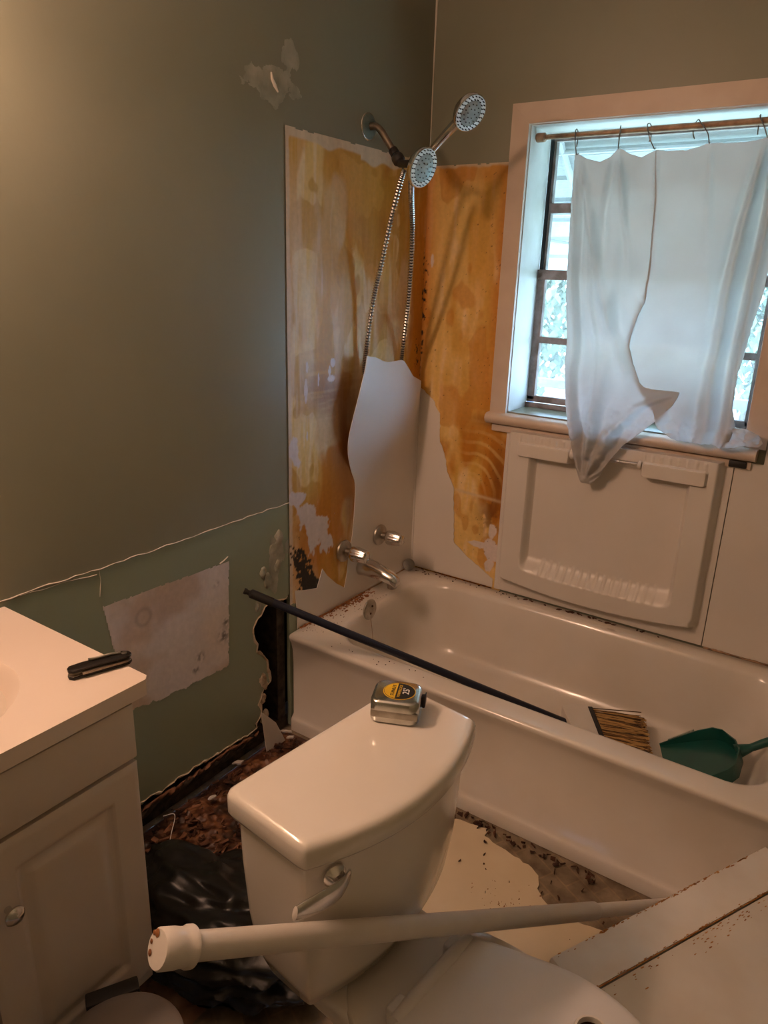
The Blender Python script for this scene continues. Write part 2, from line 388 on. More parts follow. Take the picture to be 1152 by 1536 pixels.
# --- back wall with the window opening
WX0, WX1, WZ0, WZ1 = .369, 1.137, 1.026, 1.931
wb = struct(slab('wall_back', [(-.14, 0), (RX+.1, 0), (RX+.1, CZ), (-.14, CZ)], [[(WX0, WZ0), (WX0, WZ1), (WX1, WZ1), (WX1, WZ0)]], lambda u, v, d: (u, .0005+d, v), .15, 'paint'))
struct(slab('wall_right', [(FY, 0), (.16, 0), (.16, CZ), (FY, CZ)], [], lambda u, v, d: (RX+d, u, v), .05, 'paint'))
struct(slab('wall_front', [(-.14, 0), (RX+.05, 0), (RX+.05, CZ), (-.14, CZ)], [], lambda u, v, d: (u, FY-d, v), .05, 'paint'))

# --- painted-over marks on the left wall: thin skins with their own outline
def wall_skin(name, pts_px, m, parent, d=.0012, amp=.003, step=.015, seed=0, n=(60, 40)):
    q = [onx(p, d) for p in pts_px]; pts = [(a[1], a[2]) for a in q]
    return slab(name, ragged(pts+[pts[0]], step, amp, seed)[:-1], [], lambda u, v, t: (d-t, u, v), d+.0005, m, parent)
# bare white rectangle where something was removed: colour blotches by its own stain map
def patch_col(U, V):
    a = fbm(U, V, 9, seed=3)[..., None]; b = fbm(U, V, 25, 8, seed=5)[..., None]
    c = np.array([.84, .77, .74])*(1-a*.25)+np.array([.30, .20, .10])*sst(.5, .8, a)*.35-.22*sst(.52, .72, fbm(U, V, 6, seed=6))[..., None]*np.array([.6, .9, 1.2])
    c = c*(1-.12*b)
    g = np.exp(-(((U+1.30)/.02)**2+((V-.625)/.02)**2))[..., None]; ring = np.exp(-((np.hypot(U+1.30, V-.625)-.022)/.006)**2)[..., None]
    c = c*(1-.25*ring)-.05*g
    for (cu, cv, r) in ((-1.03, .46, .02), (-1.02, .50, .012), (-1.12, .43, .014), (-1.14, .40, .012), (-1.05, .63, .008)):
        g = np.exp(-(((U-cu)/r)**2+((V-cv)/r)**2))[..., None]*sst(.4, .6, fbm(U, V, 120, seed=9))[..., None]
        c = c*(1-.75*g)
    return np.clip(c, .02, 1)
pq = [(onx(p, .001)[1], onx(p, .001)[2]) for p in ((155, 910), (343, 842), (343, 997), (262, 1040), (193, 1068))]
def inpoly(U, V, P):
    ins = np.zeros(U.shape, bool); n = len(P)
    for i in range(n):
        (x1, y1), (x2, y2) = P[i], P[(i+1) % n]
        c = ((y1 > V) != (y2 > V)) & (U < (x2-x1)*(V-y1)/((y2-y1) or 1e-9)+x1); ins ^= c
    return ins
heightgrid('bare_white_patch', np.linspace(-1.43, -.99, 150), np.linspace(.33, .71, 130), lambda u, v, h: (h, u, v), lambda U, V: .0012+0*U, 'stain', wl, colf=patch_col,
           keep=lambda U, V: inpoly(U+.006*(fbm(U, V, 60, seed=1)-.5), V+.022*(fbm(U, V, 45, seed=2)-.5)*(V < .5)+.004*(fbm(U, V, 90, seed=8)-.5), pq))
# spackle smears above the shower and on the wall
for k, (cx, cz, ru, rv, th) in enumerate([(-.79, 1.925, .14, .055, .50), (-.72, 2.0, .05, .07, .52), (-.70, .66, .05, .03, .9), (-1.02, 2.19, .03, .06, .55), (-.80, .62, .05, .10, .52)]):
    sd = 20+k
    heightgrid('spackle_smear', np.linspace(cx-ru*1.2, cx+ru*1.2, 90), np.linspace(cz-rv*1.3, cz+rv*1.3, 70), lambda u, v, h: (h, u, v), lambda U, V: .001+.0006*fbm(U, V, 60, seed=sd), 'plaster', wl,
               keep=lambda U, V: (np.hypot((U-cx)/ru, (V-cz)/rv)+1.1*(fbm(U, V, 22, seed=sd)-.5)) < th+.22)
tube('spackle_ridge', [onx(p, .003) for p in ((407, 108), (408, 118), (412, 128), (417, 138))], [.002, .004, .005, .002], 'crack', wl, 8)
# torn white paint edge that runs along the wall above the vanity
def wall_line(pts, r, seed):
    rng = random.Random(seed); q = []
    P = [onx(p, .0015) for p in pts]
    for a, b in zip(P[:-1], P[1:]):
        n = max(2, int(np.linalg.norm(b-a)/.02))
        for k in range(n): q.append(a+(b-a)*k/n+np.array([0, 0, rng.uniform(-.0022, .0022)]))
    q.append(P[-1]); rr = [r*rng.uniform(.4, 1.3) for _ in q]
    return tube('torn_paint_edge', q, rr, 'crack', wl, 6)
wall_line([(-30, 915), (0, 903), (60, 881), (150, 853), (260, 815), (340, 786), (435, 754)], .0014, 1)
wall_line([(30, 895), (80, 878), (145, 862)], .0009, 2)
wall_line([(148, 853), (151, 870), (150, 895)], .0011, 3)
wall_line([(330, 845), (342, 835)], .003, 4)

# --- exposed wallboard (stained) on both walls of the tub alcove
def blob(U, V, cu, cv, ru, rv): return np.exp(-(((U-cu)/ru)**2+((V-cv)/rv)**2))
WHITE, TAN, OCH, ORG, BRN, BLK = (np.array(c) for c in ((.78, .71, .58), (.80, .585, .22), (.64, .335, .035), (.55, .20, .012), (.17, .050, .006), (.008, .007, .006)))
LAV = np.array([.72, .66, .66])
def mixc(c, d, w): w = np.clip(w, 0, 1)[..., None]; return c*(1-w)+d*w
def left_col(U, V):
    wu = U+.02*(fbm(U, V, 12, 6, 3, 90)-.5); wv = V+.05*(fbm(U, V, 9, 5, 3, 91)-.5)
    st = fbm(wu, wv, 11, 2.4, 4, 11); fi = fbm(U, V, 60, 5, 4, 12); bl = fbm(wu, wv, 6, 3.5, 4, 13); ho = fbm(U, V, 5, 45, 3, 14); pt = fbm(wu, wv, 9, 7, 3, 92)
    c = TAN+(WHITE-TAN)*sst(.40, .70, fi)[..., None]*.45+0*U[..., None]
    c = mixc(c, OCH, sst(.48, .56, st)*.85); c = mixc(c, OCH*.85, sst(.54, .57, pt)*.7); c = mixc(c, WHITE*np.array([1, .93, .82]), sst(.55, .66, fbm(wu, wv, 8, 3, 3, 93))*.55)
    c = mixc(c, ORG, .85*sst(.54, .66, bl)*sst(1.55, 1.1, V))
    c = mixc(c, ORG, .75*blob(U, V, -.05, 1.35, .07, .6)*sst(.38, .55, st)); c = mixc(c, BRN, .75*blob(U, V, -.10, 1.38, .018, .16)*sst(.35, .5, fi))
    c = mixc(c, BRN, .92*blob(wu, wv, -.465, .98, .075, .25)*sst(.2, .5, st+.15))
    c = mixc(c, BRN*1.3, .75*blob(wu, wv, -.56, 1.12, .13, .07)*sst(.25, .5, ho))
    c = mixc(c, BRN, .6*blob(U, V, -.43, .70, .03, .10)); c = mixc(c, OCH*.85, .7*blob(wu, wv, -.55, 1.5, .06, .22)*sst(.38, .52, fi)); c = mixc(c, ORG*.8, .6*blob(wu, wv, -.27, 1.60, .025, .05)+.7*blob(wu, wv, -.26, 1.79, .022, .03))
    c = mixc(c, ORG, .85*blob(U, V, -.66, .62, .14, .20)*sst(.32, .5, bl))
    c = mixc(c, WHITE, .65*blob(U, V, -.705, 1.35, .04, .42)*sst(.3, .55, fi)); c = mixc(c, WHITE*np.array([1.0, .84, .78]), .65*blob(U, V, -.53, 1.27, .055, .12)*sst(.42, .58, fbm(U, V, 55, 4, 4, 31)))
    c = mixc(c, WHITE*np.array([1, .92, .8]), .35*blob(U, V, -.30, 1.30, .12, .18)*sst(.4, .6, fi))
    ej = .03*(_vn(U*18, U*0, 15)-.5)
    c = mixc(c, np.array([.70, .60, .46]), .95*sst(.004, -.004, 1.808+ej-.012*(U > -.4)-V)*(1-.0*U)); c = mixc(c, np.array([.70, .58, .45]), .9*sst(.024, .014, U+.742+.008*fbm(U, V, 4, 30, 3, 16)))
    n = fbm(U, V, 30, 22, 4, 17)
    for (cu, cv, ru, rv) in ((-.715, .955, .03, .055), (-.70, .80, .05, .03), (-.655, .74, .06, .05), (-.61, .67, .06, .075), (-.55, .60, .05, .045)):
        c = mixc(c, LAV, 1.2*sst(.50, .56, n*.55+.5*blob(U, V, cu, cv, ru, rv)))
    for (cu, cv, ru, rv) in ((-.655, 1.20, .007, .022), (-.66, 1.13, .009, .045), (-.53, 1.205, .015, .018), (-.535, 1.155, .022, .014), (-.60, 1.16, .005, .026), (-.545, 1.18, .008, .02), (-.655, .99, .005, .02)):
        c = mixc(c, LAV, sst(.46, .54, blob(U, V, cu, cv, ru, rv)+.4*(n-.5)))
    mo = fbm(U, V, 95, 80, 4, 18); g = blob(U, V, -.712, .60, .045, .085)+blob(U, V, -.665, .54, .040, .065)+blob(U, V, -.635, .465, .045, .055)*1.7
    c = mixc(c, BLK, sst(.60, .68, mo*.62+g*.38))
    mo2 = fbm(U, V, 110, 100, 3, 19); g = blob(U, V, -.03, 1.2, .025, .10)+blob(U, V, -.006, 1.48, .010, .16)
    c = mixc(c, BLK, sst(.66, .72, mo2*.6+g*.38)*.95)
    return np.clip(c*(.90+.20*fi[..., None]), .008, 1)
def back_col(U, V):
    wu = U+.02*(fbm(U, V, 12, 6, 3, 95)-.5); wv = V+.06*(fbm(U, V, 9, 5, 3, 96)-.5)
    st = fbm(wu, wv, 10, 2.5, 4, 41); fi = fbm(U, V, 50, 7, 4, 42); bl = fbm(wu, wv, 8, 4, 4, 43); n = fbm(U, V, 30, 26, 4, 47)
    c = TAN*np.array([1.0, .92, .80])+(WHITE-TAN)*sst(.45, .75, fi)[..., None]*.30+0*U[..., None]
    c = mixc(c, OCH, sst(.46, .58, st*.5+bl*.5)*.75); c = mixc(c, ORG, sst(.58, .63, fbm(wu, wv, 12, 6, 3, 97))*.5)
    c = mixc(c, ORG, .95*blob(U, V, 0, 1.45, .035, .55)); c = mixc(c, ORG, .85*blob(U, V, .305, 1.45, .03, .55)*sst(.32, .52, st))
    c = mixc(c, ORG, .5*sst(1.74, 1.80, V)*sst(.4, .6, bl))
    c = mixc(c, ORG*.9, .9*sst(1.05, .88, V)*sst(.38, .54, bl)); c = mixc(c, BRN, .7*blob(wu, wv, .36, .78, .03, .14)+.6*blob(wu, wv, .30, .985, .06, .02))
    c = mixc(c, BRN, .75*blob(wu, wv, .34, .64, .05, .07)*sst(.4, .55, n)+.6*blob(U, V, .0, 1.3, .010, .5))
    sw = np.hypot(U-.24, V-.70); c = mixc(c, TAN, .55*sst(.3, .9, np.sin(sw*150+6*bl))*blob(U, V, .30, .84, .08, .11))
    for (cu, cv, ru, rv) in ((.350, .575, .020, .035), (.352, .50, .035, .045), (.29, .51, .05, .014), (.33, .995, .04, .010), (.350, .435, .02, .03), (.035, 1.52, .008, .03)):
        c = mixc(c, LAV*np.array([1, .96, .9]), 1.2*sst(.5, .57, n*.5+.55*blob(U, V, cu, cv, ru, rv)))
    c = mixc(c, np.array([.66, .50, .30]), .85*blob(U, V, .27, .70-.06*(U-.27), .15, .006))
    c = mixc(c, np.array([.66, .54, .38]), .9*sst(.012, .003, 1.828-V+.01*(fbm(U, V*0, 30, 1, 3, 45)-.5)))
    mo = fbm(U, V, 100, 90, 3, 48); g = blob(U, V, .010, 1.40, .014, .18)+blob(U, V, .0, 1.15, .016, .12)*.8
    c = mixc(c, BLK, sst(.64, .70, mo*.6+g*.38))
    sp = fbm(U, V, 150, 150, 2, 49); c = mixc(c, BRN*.6, .8*sst(.885, .91, sp+.03*(U > .24)))
    return np.clip(c*(.90+.20*fi[..., None]), .008, 1)
def lh(U, V): return .0022+.0012*fbm(U, V, 14, 5, 4, 60)+.0006*fbm(U, V, 60, 60, 3, 61)
heightgrid('exposed_wallboard', np.linspace(-.742, -.0005, 250), np.linspace(.34, 1.842, 440), lambda u, v, h: (h, u, v), lh, 'stain', wl, colf=left_col,
           keep=lambda U, V: (V < 1.838+.010*(fbm(U, V*0, 22, 1, 3, 15)-.5)+.004*(U+.37)) & ~((U < -.70) & (V < .44+.03*fbm(U, V, 40, seed=6))))
heightgrid('exposed_wallboard', np.linspace(.001, .40, 140), np.linspace(.34, 1.838, 440), lambda u, v, h: (u, -h, v), lh, 'stain', wb, colf=back_col,
           keep=lambda U, V: (V < 1.828+.006*(fbm(U, V*0, 30, 1, 3, 45)-.5)) & ((U < .325) | (V < 1.0)))
# bared paint along the top of the corner
tube('paint_cut_line', [(.004, -.001, 1.84), (.003, -.001, 2.1), (.004, -.001, 2.3), (.006, -.002, 2.355)], [.0016, .002, .0035, .006], 'crack', wb, 6)
slab('bared_paint_patch', ragged([(.0, 2.36), (.0, 2.325), (.05, 2.315), (.1, 2.33), (.2, 2.335), (.27, 2.36), (.0, 2.36)], .012, .005, 3)[:-1], [], lambda u, v, t: (u, -.0015+t, v), .002, 'crack', wb)

# ================================================================== WINDOW
w1 = struct(empty('window_1', (0, 0, 0)))
TW = .060   # casing width
cf = lambda u, v, d: (u, -.017+d, v)
slab('casing_board', [(WX0-TW, 1.02), (WX0, 1.02), (WX0, WZ1-.0006), (WX0-TW, WZ1+TW-.0006)], [], cf, .0165, 'trim', w1)
slab('casing_board', [(WX1, 1.02), (WX1+TW, 1.02), (WX1+TW, WZ1+TW-.0006), (WX1, WZ1-.0006)], [], cf, .0165, 'trim', w1)
slab('casing_board', [(WX0, WZ1), (WX1, WZ1), (WX1+TW, WZ1+TW), (WX0-TW, WZ1+TW)], [], cf, .0165, 'trim', w1)
JD = .160
box('jamb_board', WX0-.012, WX0+.003, -.002, JD, WZ0, WZ1, 'jamb', w1, .001)
box('jamb_board', WX1-.003, WX1+.012, -.002, JD, WZ0, WZ1, 'jamb', w1, .001)
box('jamb_board', WX0, WX1, -.002, JD, WZ1-.003, WZ1+.012, 'jamb', w1, .001)
sill = loft('window_sill', [[(x, y, z) for (y, z) in ((.16, 1.026), (-.035, 1.020), (-.046, 1.014), (-.050, 1.004), (-.046, .992), (-.034, .984), (-.020, .982), (.0, .980), (.16, .980))]
        for x in (WX0-TW-.004, WX0-TW, WX1+.037, WX1+.041)], 'trim', w1, angle=50)
box('apron_strip', WX0-TW+.012, WX1+.03, -.019, -.0005, .955, .979, 'trim', w1, .004)
# sash: stiles, rails, panes
SY = .150
def sashbox(nm, x0, x1, z0, z1, dy=0, m='sash', d=.022): return box(nm, x0, x1, SY+dy, SY+dy+d, z0, z1, m, w1, .002)
sashbox('side_track', WX0+.002, WX0+.014, 1.47, 1.92, .012, 'track'); sashbox('side_track', WX1-.014, WX1-.002, 1.47, 1.92, .012, 'track')
sashbox('sash_stile', WX0+.004, WX0+.032, 1.052, 1.49); sashbox('sash_stile', WX1-.032, WX1-.004, 1.052, 1.49)
sashbox('sash_stile', WX0+.014, WX0+.024, 1.49, 1.92, .016); sashbox('sash_stile', WX1-.024, WX1-.014, 1.49, 1.92, .016)
sashbox('sash_rail', WX0+.004, WX1-.004, 1.470, 1.503, -.006); sashbox('sash_rail', WX0+.016, WX1-.016, 1.685, 1.716, .012)
sashbox('sash_rail', WX0+.03, WX1-.03, 1.255, 1.277); sashbox('sash_rail', WX0+.004, WX1-.004, 1.045, 1.068)
sashbox('sash_rail', WX0+.014, WX1-.014, 1.905, 1.93, .012); sashbox('sash_rail', WX0+.004, WX1-.004, 1.027, 1.043, -.012)
for (z0, z1) in ((1.066, 1.257), (1.275, 1.472), (1.50, 1.687), (1.714, 1.907)):
    box('pane', WX0+.02, WX1-.02, SY+.016, SY+.019, z0, z1, 'glass', w1, 0)

# ================================================================== BATHTUB
tb = tag(empty('bathtub', (0, 0, 0)), 'white enamelled alcove bathtub with rust-stained rim below the window', 'bathtub')
def tl(x0, x1, y0, y1, r, z): return rrect(x0, x1, y0, y1, r, z, 12, 10)
TO = dict(x0=.004, x1=1.52, y1=-.009)
def to(y0, z, g=0, r=.012): return tl(TO['x0']+g, TO['x1']-g, y0, TO['y1']-g, r, z)
TL = [to(-.752, -.010), to(-.752, .028), to(-.747, .036), to(-.738, .046), to(-.738, .24), to(-.741, .29), to(-.749, .318), to(-.756, .333), to(-.758, .342), to(-.755, .3485, .002), to(-.745, .352, .006),
      tl(.095, 1.445, -.690, -.062, .11, .352), tl(.103, 1.437, -.681, -.068, .12, .350), tl(.111, 1.425, -.673, -.075, .125, .344), tl(.118, 1.41, -.666, -.082, .13, .330),
      tl(.124, 1.39, -.658, -.088, .135, .29), tl(.132, 1.372, -.643, -.099, .14, .19), tl(.142, 1.345, -.628, -.110, .15, .12), tl(.158, 1.315, -.608, -.128, .15, .088), tl(.19, 1.26, -.578, -.160, .14, .070),
      tl(.26, 1.15, -.52, -.22, .12, .062), tl(.40, 1.02, -.44, -.30, .06, .058)]
tub = loft('shell', TL, 'tub', tb, True, True, 60)
# rust and grime marks on the rim: flat flakes with their own outline
def flakes(name, items, z, m, parent, seed):
    rng = random.Random(seed); v, f = [], []
    for (x, y, r) in items:
        n = rng.randint(5, 8); b = len(v); a0 = rng.random()*6; e = rng.uniform(.35, 1)
        for k in range(n):
            a = 2*math.pi*k/n; rr = r*rng.uniform(.5, 1.2); v.append((x+rr*math.cos(a)*math.cos(a0)-rr*e*math.sin(a)*math.sin(a0), y+rr*math.cos(a)*math.sin(a0)+rr*e*math.sin(a)*math.cos(a0), z+rng.uniform(.0003, .0018)))
        for k in range(n): v.append((v[b+k][0], v[b+k][1], z-.001))
        f.append(tuple(range(b, b+n)))
        for k in range(n): f.append((b+k, b+(k+1) % n, b+n+(k+1) % n, b+n+k))
    o = mk(name, v, f, m, parent, False); o['kind'] = 'stuff'; return o
rng = random.Random(3)
it = [(.008+abs(rng.gauss(0, .02)), rng.uniform(-.66, -.30), rng.uniform(.001, .005)) for _ in range(170)]
it += [(.014+rng.random()*.03, rng.uniform(-.48, -.35), rng.uniform(.003, .009)) for _ in range(60)]
flakes('rust_flakes', it, .352, 'rust', tb, 5)
it = [(rng.uniform(.02, .09), rng.uniform(-.72, -.3), rng.uniform(.0008, .0025)) for _ in range(60)]+[(rng.uniform(.1, .5), rng.uniform(-.742, -.70), rng.uniform(.001, .004)) for _ in range(14)]+[(rng.uniform(.05, .5), rng.uniform(-.05, -.02), rng.uniform(.001, .006)) for _ in range(40)]+[(rng.uniform(.5, 1.0), rng.uniform(-.03, -.018), rng.uniform(.004, .012)) for _ in range(26)]
flakes('grime_specks', it, .352, 'rotwood', tb, 6)
def rim_strip(pts, r, m, nm, seed):
    rg = random.Random(seed); q = spline(pts, 60); return tube(nm, [p+np.array([rg.uniform(-.001, .001), rg.uniform(-.001, .001), rg.uniform(-.001, .001)]) for p in q], [r*rg.uniform(.3, 1.4) for _ in q], m, tb, 6)
rim_strip([(.012, -.70, .353), (.012, -.55, .354), (.014, -.42, .354), (.012, -.34, .353)], .004, 'rust', 'rust_line', 1)
rim_strip([(.03, -.0125, .354), (.2, -.0125, .354), (.37, -.0125, .354)], .0016, 'rotwood', 'caulk_line', 2)
rim_strip([(1.13, -.0125, .354), (1.3, -.0125, .354), (1.5, -.0125, .354)], .003, 'crod', 'caulk_line', 3)
# overflow plate on the end wall
oc = onx((554, 914), .128); oc[0] = .127
ov = lathe('overflow_plate', [(.036, 0), (.0375, .003), (.036, .006), (.030, .0085), (.0, .0095)], 'dullchrome', tb, oc, (1, 0, .07), 40)
for dz in (-.012, .012): lathe('screw', [(.004, 0), (.004, .003), (.002, .004)], 'rotwood', ov, (oc[0]+.008, oc[1]+(.006 if dz > 0 else -.004), oc[2]+dz), (1, 0, .05), 12)
tube('rust_run', [(oc[0]+.005, oc[1]+.004, oc[2]-.035), (oc[0]+.010, oc[1]+.006, oc[2]-.07), (oc[0]+.016, oc[1]+.004, oc[2]-.115)], [.0014, .001, .0005], 'crod', ov, 6)

# ================================================================== SURROUND PANELS
# broken corner panel: a torn sheet on the left wall folded round the corner
def bow(z, y): return .004+.052*float(sst(.80, 1.10, z))*min(1.0, max(0.0, -y/.08))
def lpt(px):
    x = .006
    for _ in range(6): p = onx(px, x); x = bow(p[2], p[1])
    return (p[1], p[2])
LPX = [(550, 534), (546, 559), (534, 608), (524, 649), (521.5, 677), (526, 705), (532, 726), (531, 764), (528, 802), (522, 833), (520, 858), (516, 881), (504, 875), (490, 863), (483, 853), (475, 882), (457, 885), (442, 886), (445, 917), (446, 944)]
lp = [lpt(p) for p in LPX]
left_poly = [tuple(q) for q in spline([(a, b) for a, b in lp[:9]], 40)]+lp[9:]
lo_y = lp[-1][0]
topL = [lpt(p) for p in ((627, 583), (619, 564), (608, 545), (601, 540), (580.5, 543), (563, 536))]
left_poly += [(lo_y, .3545), (-.003, .3545)]+[(-.003, topL[0][1])]+[tuple(q) for q in spline([(a, b) for a, b in topL[1:]], 16)]
rpx = [(627, 588), (640, 589.6), (650, 599), (655, 613), (660, 620), (660, 663), (667, 680), (671, 708), (680.5, 731), (681, 814), (699, 833), (739, 868)]
rp = [(ony(p, -.005)[0], ony(p, -.005)[2]) for p in rpx]; rp[0] = (.003, topL[0][1])
right_poly = ragged(rp, .012, .0018, 8)+[(.368, .3545), (.003, .3545)]
def dense_slab(name, poly, to3, thick, m, parent, res=.02):
    """slab whose faces are cut fine enough to follow a bowed sheet"""
    bm = bmesh.new(); vs = [bm.verts.new((p[0], p[1], 0)) for p in poly]; bm.faces.new(vs)
    lo = np.min(poly, 0); hi = np.max(poly, 0)
    for ax in (0, 1):
        for c in np.arange(lo[ax]+res, hi[ax], res):
            bmesh.ops.bisect_plane(bm, geom=list(bm.verts)+list(bm.edges)+list(bm.faces), plane_co=(c, 0, 0) if ax == 0 else (0, c, 0), plane_no=(1, 0, 0) if ax == 0 else (0, 1, 0))
    bmesh.ops.triangulate(bm, faces=[f for f in bm.faces if len(f.verts) > 4])
    ret = bmesh.ops.extrude_face_region(bm, geom=list(bm.faces)); top = {q for q in ret['geom'] if isinstance(q, bmesh.types.BMVert)}
    for q in bm.verts: q.co = Vector(to3(q.co.x, q.co.y, thick if q in top else 0))
    bmesh.ops.recalc_face_normals(bm, faces=bm.faces)
    me = bpy.data.meshes.new(name); bm.to_mesh(me); bm.free(); return finish(name, me, m, parent, True, 30)
sp = tag(empty('surround_panel', (0, 0, .354)), 'torn white plastic tub surround panel broken off around the alcove corner', 'wall panel')
sp.location = (0, 0, 0)
dense_slab('side_sheet', left_poly, lambda u, v, d: (bow(v, u)+.0022-d, u, v), .0022, 'abs', sp)
dense_slab('back_sheet', right_poly, lambda u, v, d: (u, -.0040-.0022+d, v), .0022, 'abs', sp)
tube('corner_fold', [(.0065, -.0065, .356), (.0065, -.0065, .7), (.0065, -.0065, topL[0][1]-.004)], .0055, 'abs', sp, 10)

# moulded shelf panel under the window
PX0, PX1, PZ0, PZ1 = .378, 1.121, .356, .9785
cd = tag(empty('shelf_panel', (0, 0, 0)), 'moulded white surround panel with a soap recess and ribbed shelves under the sill', 'shelf panel')
def rbox(U, V, x0, x1, z0, z1, r):
    dx = np.maximum(np.maximum(x0+r-U, U-(x1-r)), 0); dz = np.maximum(np.maximum(z0+r-V, V-(z1-r)), 0)
    return np.hypot(dx, dz)-r+np.maximum(np.minimum(np.maximum(x0-U, U-x1), np.maximum(z0-V, V-z1)), -9)*0+np.where((dx == 0) & (dz == 0), np.maximum(np.maximum(x0-U, U-x1), np.maximum(z0-V, V-z1))+r, 0)
def cad_h(U, V):
    h = .009+.003*sst(.004, .0, np.abs(U-PX0-.012)-.006)
    bow_ = .030*(1-((U-.745)/.36)**2)
    fr = sst(.014, -.006, rbox(U, V, .405, 1.088, .425, 1.2, .03))
    fr = np.maximum(fr, sst(.012, -.004, np.maximum(np.abs(U-.745)-.335, (.425-bow_)-V)))
    h = h+.040*fr
    rec = sst(.008, -.010, rbox(U, V, .492, 1.008, .462, .925, .035)); sag = .012*(1-((U-.75)/.25)**2)
    rec = rec*sst(.462-sag, .525-sag, V)
    h = h*(1-rec)+.010*rec
    band = sst(.468, .476, V+sag)*sst(.532, .522, V+sag)*sst(.535, .545, U)*sst(.972, .962, U)
    h = h+.0024*band*sst(.25, .7, np.sin((U-.5)*2*math.pi/.028))
    for (a, b) in ((.44, .632), (.862, 1.062)):
        bk = sst(.006, -.006, rbox(U, V, a, b, .886, .940, .012)); h = np.maximum(h, bk*.062*sst(.952, .935, V)+.0)
        tb_ = sst(.932, .938, V)*sst(.966, .958, V)*sst(a, a+.01, U)*sst(b, b-.01, U); h = h+.0025*tb_*sst(.25, .7, np.sin((U-a)*2*math.pi/.026))
    h = np.where(V > .968, np.minimum(h, .012), h)
    return h
heightgrid('moulding', np.linspace(PX0, PX1, 260), np.linspace(PZ0, PZ1, 230), lambda u, v, h: (u, -h, v), cad_h, 'abs', cd, 45, skirt=.001)
tube('towel_bar', [(.625, -.05, .925), (.87, -.05, .925)], .0065, 'acrylic', cd, 16)
lathe('bar_end_cap', [(.013, 0), (.016, .003), (.016, .014), (.010, .018)], 'white', cd, (.63, -.05, .925), (1, 0, 0), 20)
lathe('bar_end_cap', [(.012, 0), (.014, .003), (.014, .010), (.009, .012)], 'white', cd, (.864, -.05, .925), (-1, 0, 0), 20)
# enamel chip mark on the tub roll below it
chip = mk('enamel_chip', [(.845+.016*math.cos(t), -.0665+.006*math.sin(t)-.002, .3512+.0016) for t in np.linspace(0, 2*math.pi, 11)[:-1]]+[(.845, -.0665, .3535)], [(k, (k+1) % 10, 10) for k in range(10)], 'patch', tb)
# plain panel at the right
rpn = tag(slab('side_surround_panel', [(1.124, .356), (RX-.002, .356), (RX-.002, 1.9), (WX1+TW+.002, 1.9), (WX1+TW+.002, .975), (1.124, .975)], [], lambda u, v, d: (u, -.009+d, v), .0075, 'abs'),
          'plain white surround sheet beside the moulded shelf panel', 'wall panel')
tag(box('foam_scrap', 1.106, 1.156, -.024, -.0095, .957, .978, 'black', None, .004), 'small black scrap stuck under the end of the window sill', 'foam scrap')

# ================================================================== FAUCET
for k, (y, z, lb) in enumerate(((-.468, .556, 'chrome tap handle at the torn edge of the panel beside stained wallboard'), (-.248, .553, 'chrome tap handle mounted through the intact white corner panel'))):
    h = tag(empty('tap_handle', (.0068, y, z)), lb, 'tap handle', 'tub tap handles'); h.scale = (1.12, 1.27, 1.27)
    lathe('escutcheon', [(.029, 0), (.031, .003), (.030, .008), (.024, .013), (.014, .015)], 'dullchrome', h, (0, 0, 0), (1, 0, .0), 36)
    lathe('stem', [(.011, .012), (.011, .03), (.013, .032), (.013, .036)], 'dullchrome', h, (0, 0, 0), (1, 0, 0), 20)
    lathe('knob', [(.014, .034), (.0205, .037), (.0225, .043), (.0225, .050), (.0175, .088), (.0150, .092), (.0, .093)], 'chrome', h, (0, 0, 0), (1, 0, .0), 48, 60, mod=lambda t, hh: 1-.13*abs(math.sin(2.5*t))**3)
spt = tag(empty('tub_spout', (.006, -.352, .462)), 'chrome tub spout between the two tap handles', 'tub spout'); spt.scale = (1.12, 1.22, 1.2)
SL = []
for i, (x, z, ry, rz) in enumerate(((0, 0, .028, .030), (.012, .001, .027, .029), (.05, -.001, .025, .026), (.09, -.007, .023, .022), (.118, -.014, .021, .018), (.134, -.022, .018, .015), (.140, -.031, .013, .010))):
    SL.append([(x+(.006 if i > 3 else 0)*math.sin(a), ry*math.cos(a), z+rz*math.sin(a)) for a in np.linspace(0, 2*math.pi, 29)[:-1]])
loft('spout_body', SL, 'chrome', spt, angle=60)
lathe('outlet', [(.015, 0), (.015, -.014), (.012, -.016)], 'dullchrome', spt, (.120, 0, -.028), (0, 0, 1), 20)
tag(lathe('tub_stopper', [(.0, 0), (.022, 0), (.024, .003), (.024, .007), (.018, .009), (.012, .0085), (.006, .010), (0, .010)], 'greymetal', None, onz((613, 847), .378)*np.array([1, 1, 1])+np.array([.0, -.0, 0]), (.45, -.75, .45), 32),
    'round metal drain stopper leaning in the rear corner of the tub rim', 'drain stopper')

# ================================================================== SHOWER
sh = tag(empty('shower_set', (0, -.363, 1.894)), 'chrome dual shower head and hand shower on a tarnished wall arm', 'shower head'); sh.location = (0, 0, 0)
lathe('wall_flange', [(.036, .0), (.037, .002), (.034, .006), (.022, .010), (.012, .011)], 'teal', sh, (.0005, -.363, 1.894), (1, 0, 0), 36)
lathe('flange_rim', [(.0375, 0), (.039, .002), (.0375, .004), (.035, .0045)], 'chrome', sh, (.0003, -.363, 1.894), (1, 0, 0), 36)
arm = spline([(.006, -.363, 1.894), (.03, -.363, 1.892), (.052, -.363, 1.876), (.072, -.363, 1.851), (.092, -.363, 1.826)], 24)
tube('shower_arm', arm, .0107, 'bronze', sh, 16)
ad = arm[-1]-arm[-2]
br = lathe('diverter_bracket', [(.013, 0), (.0145, .003), (.0145, .018), (.012, .020), (.017, .024), (.019, .030), (.019, .044), (.014, .050), (0, .052)], 'black', sh, arm[-1]-ad*.2, ad, 24)
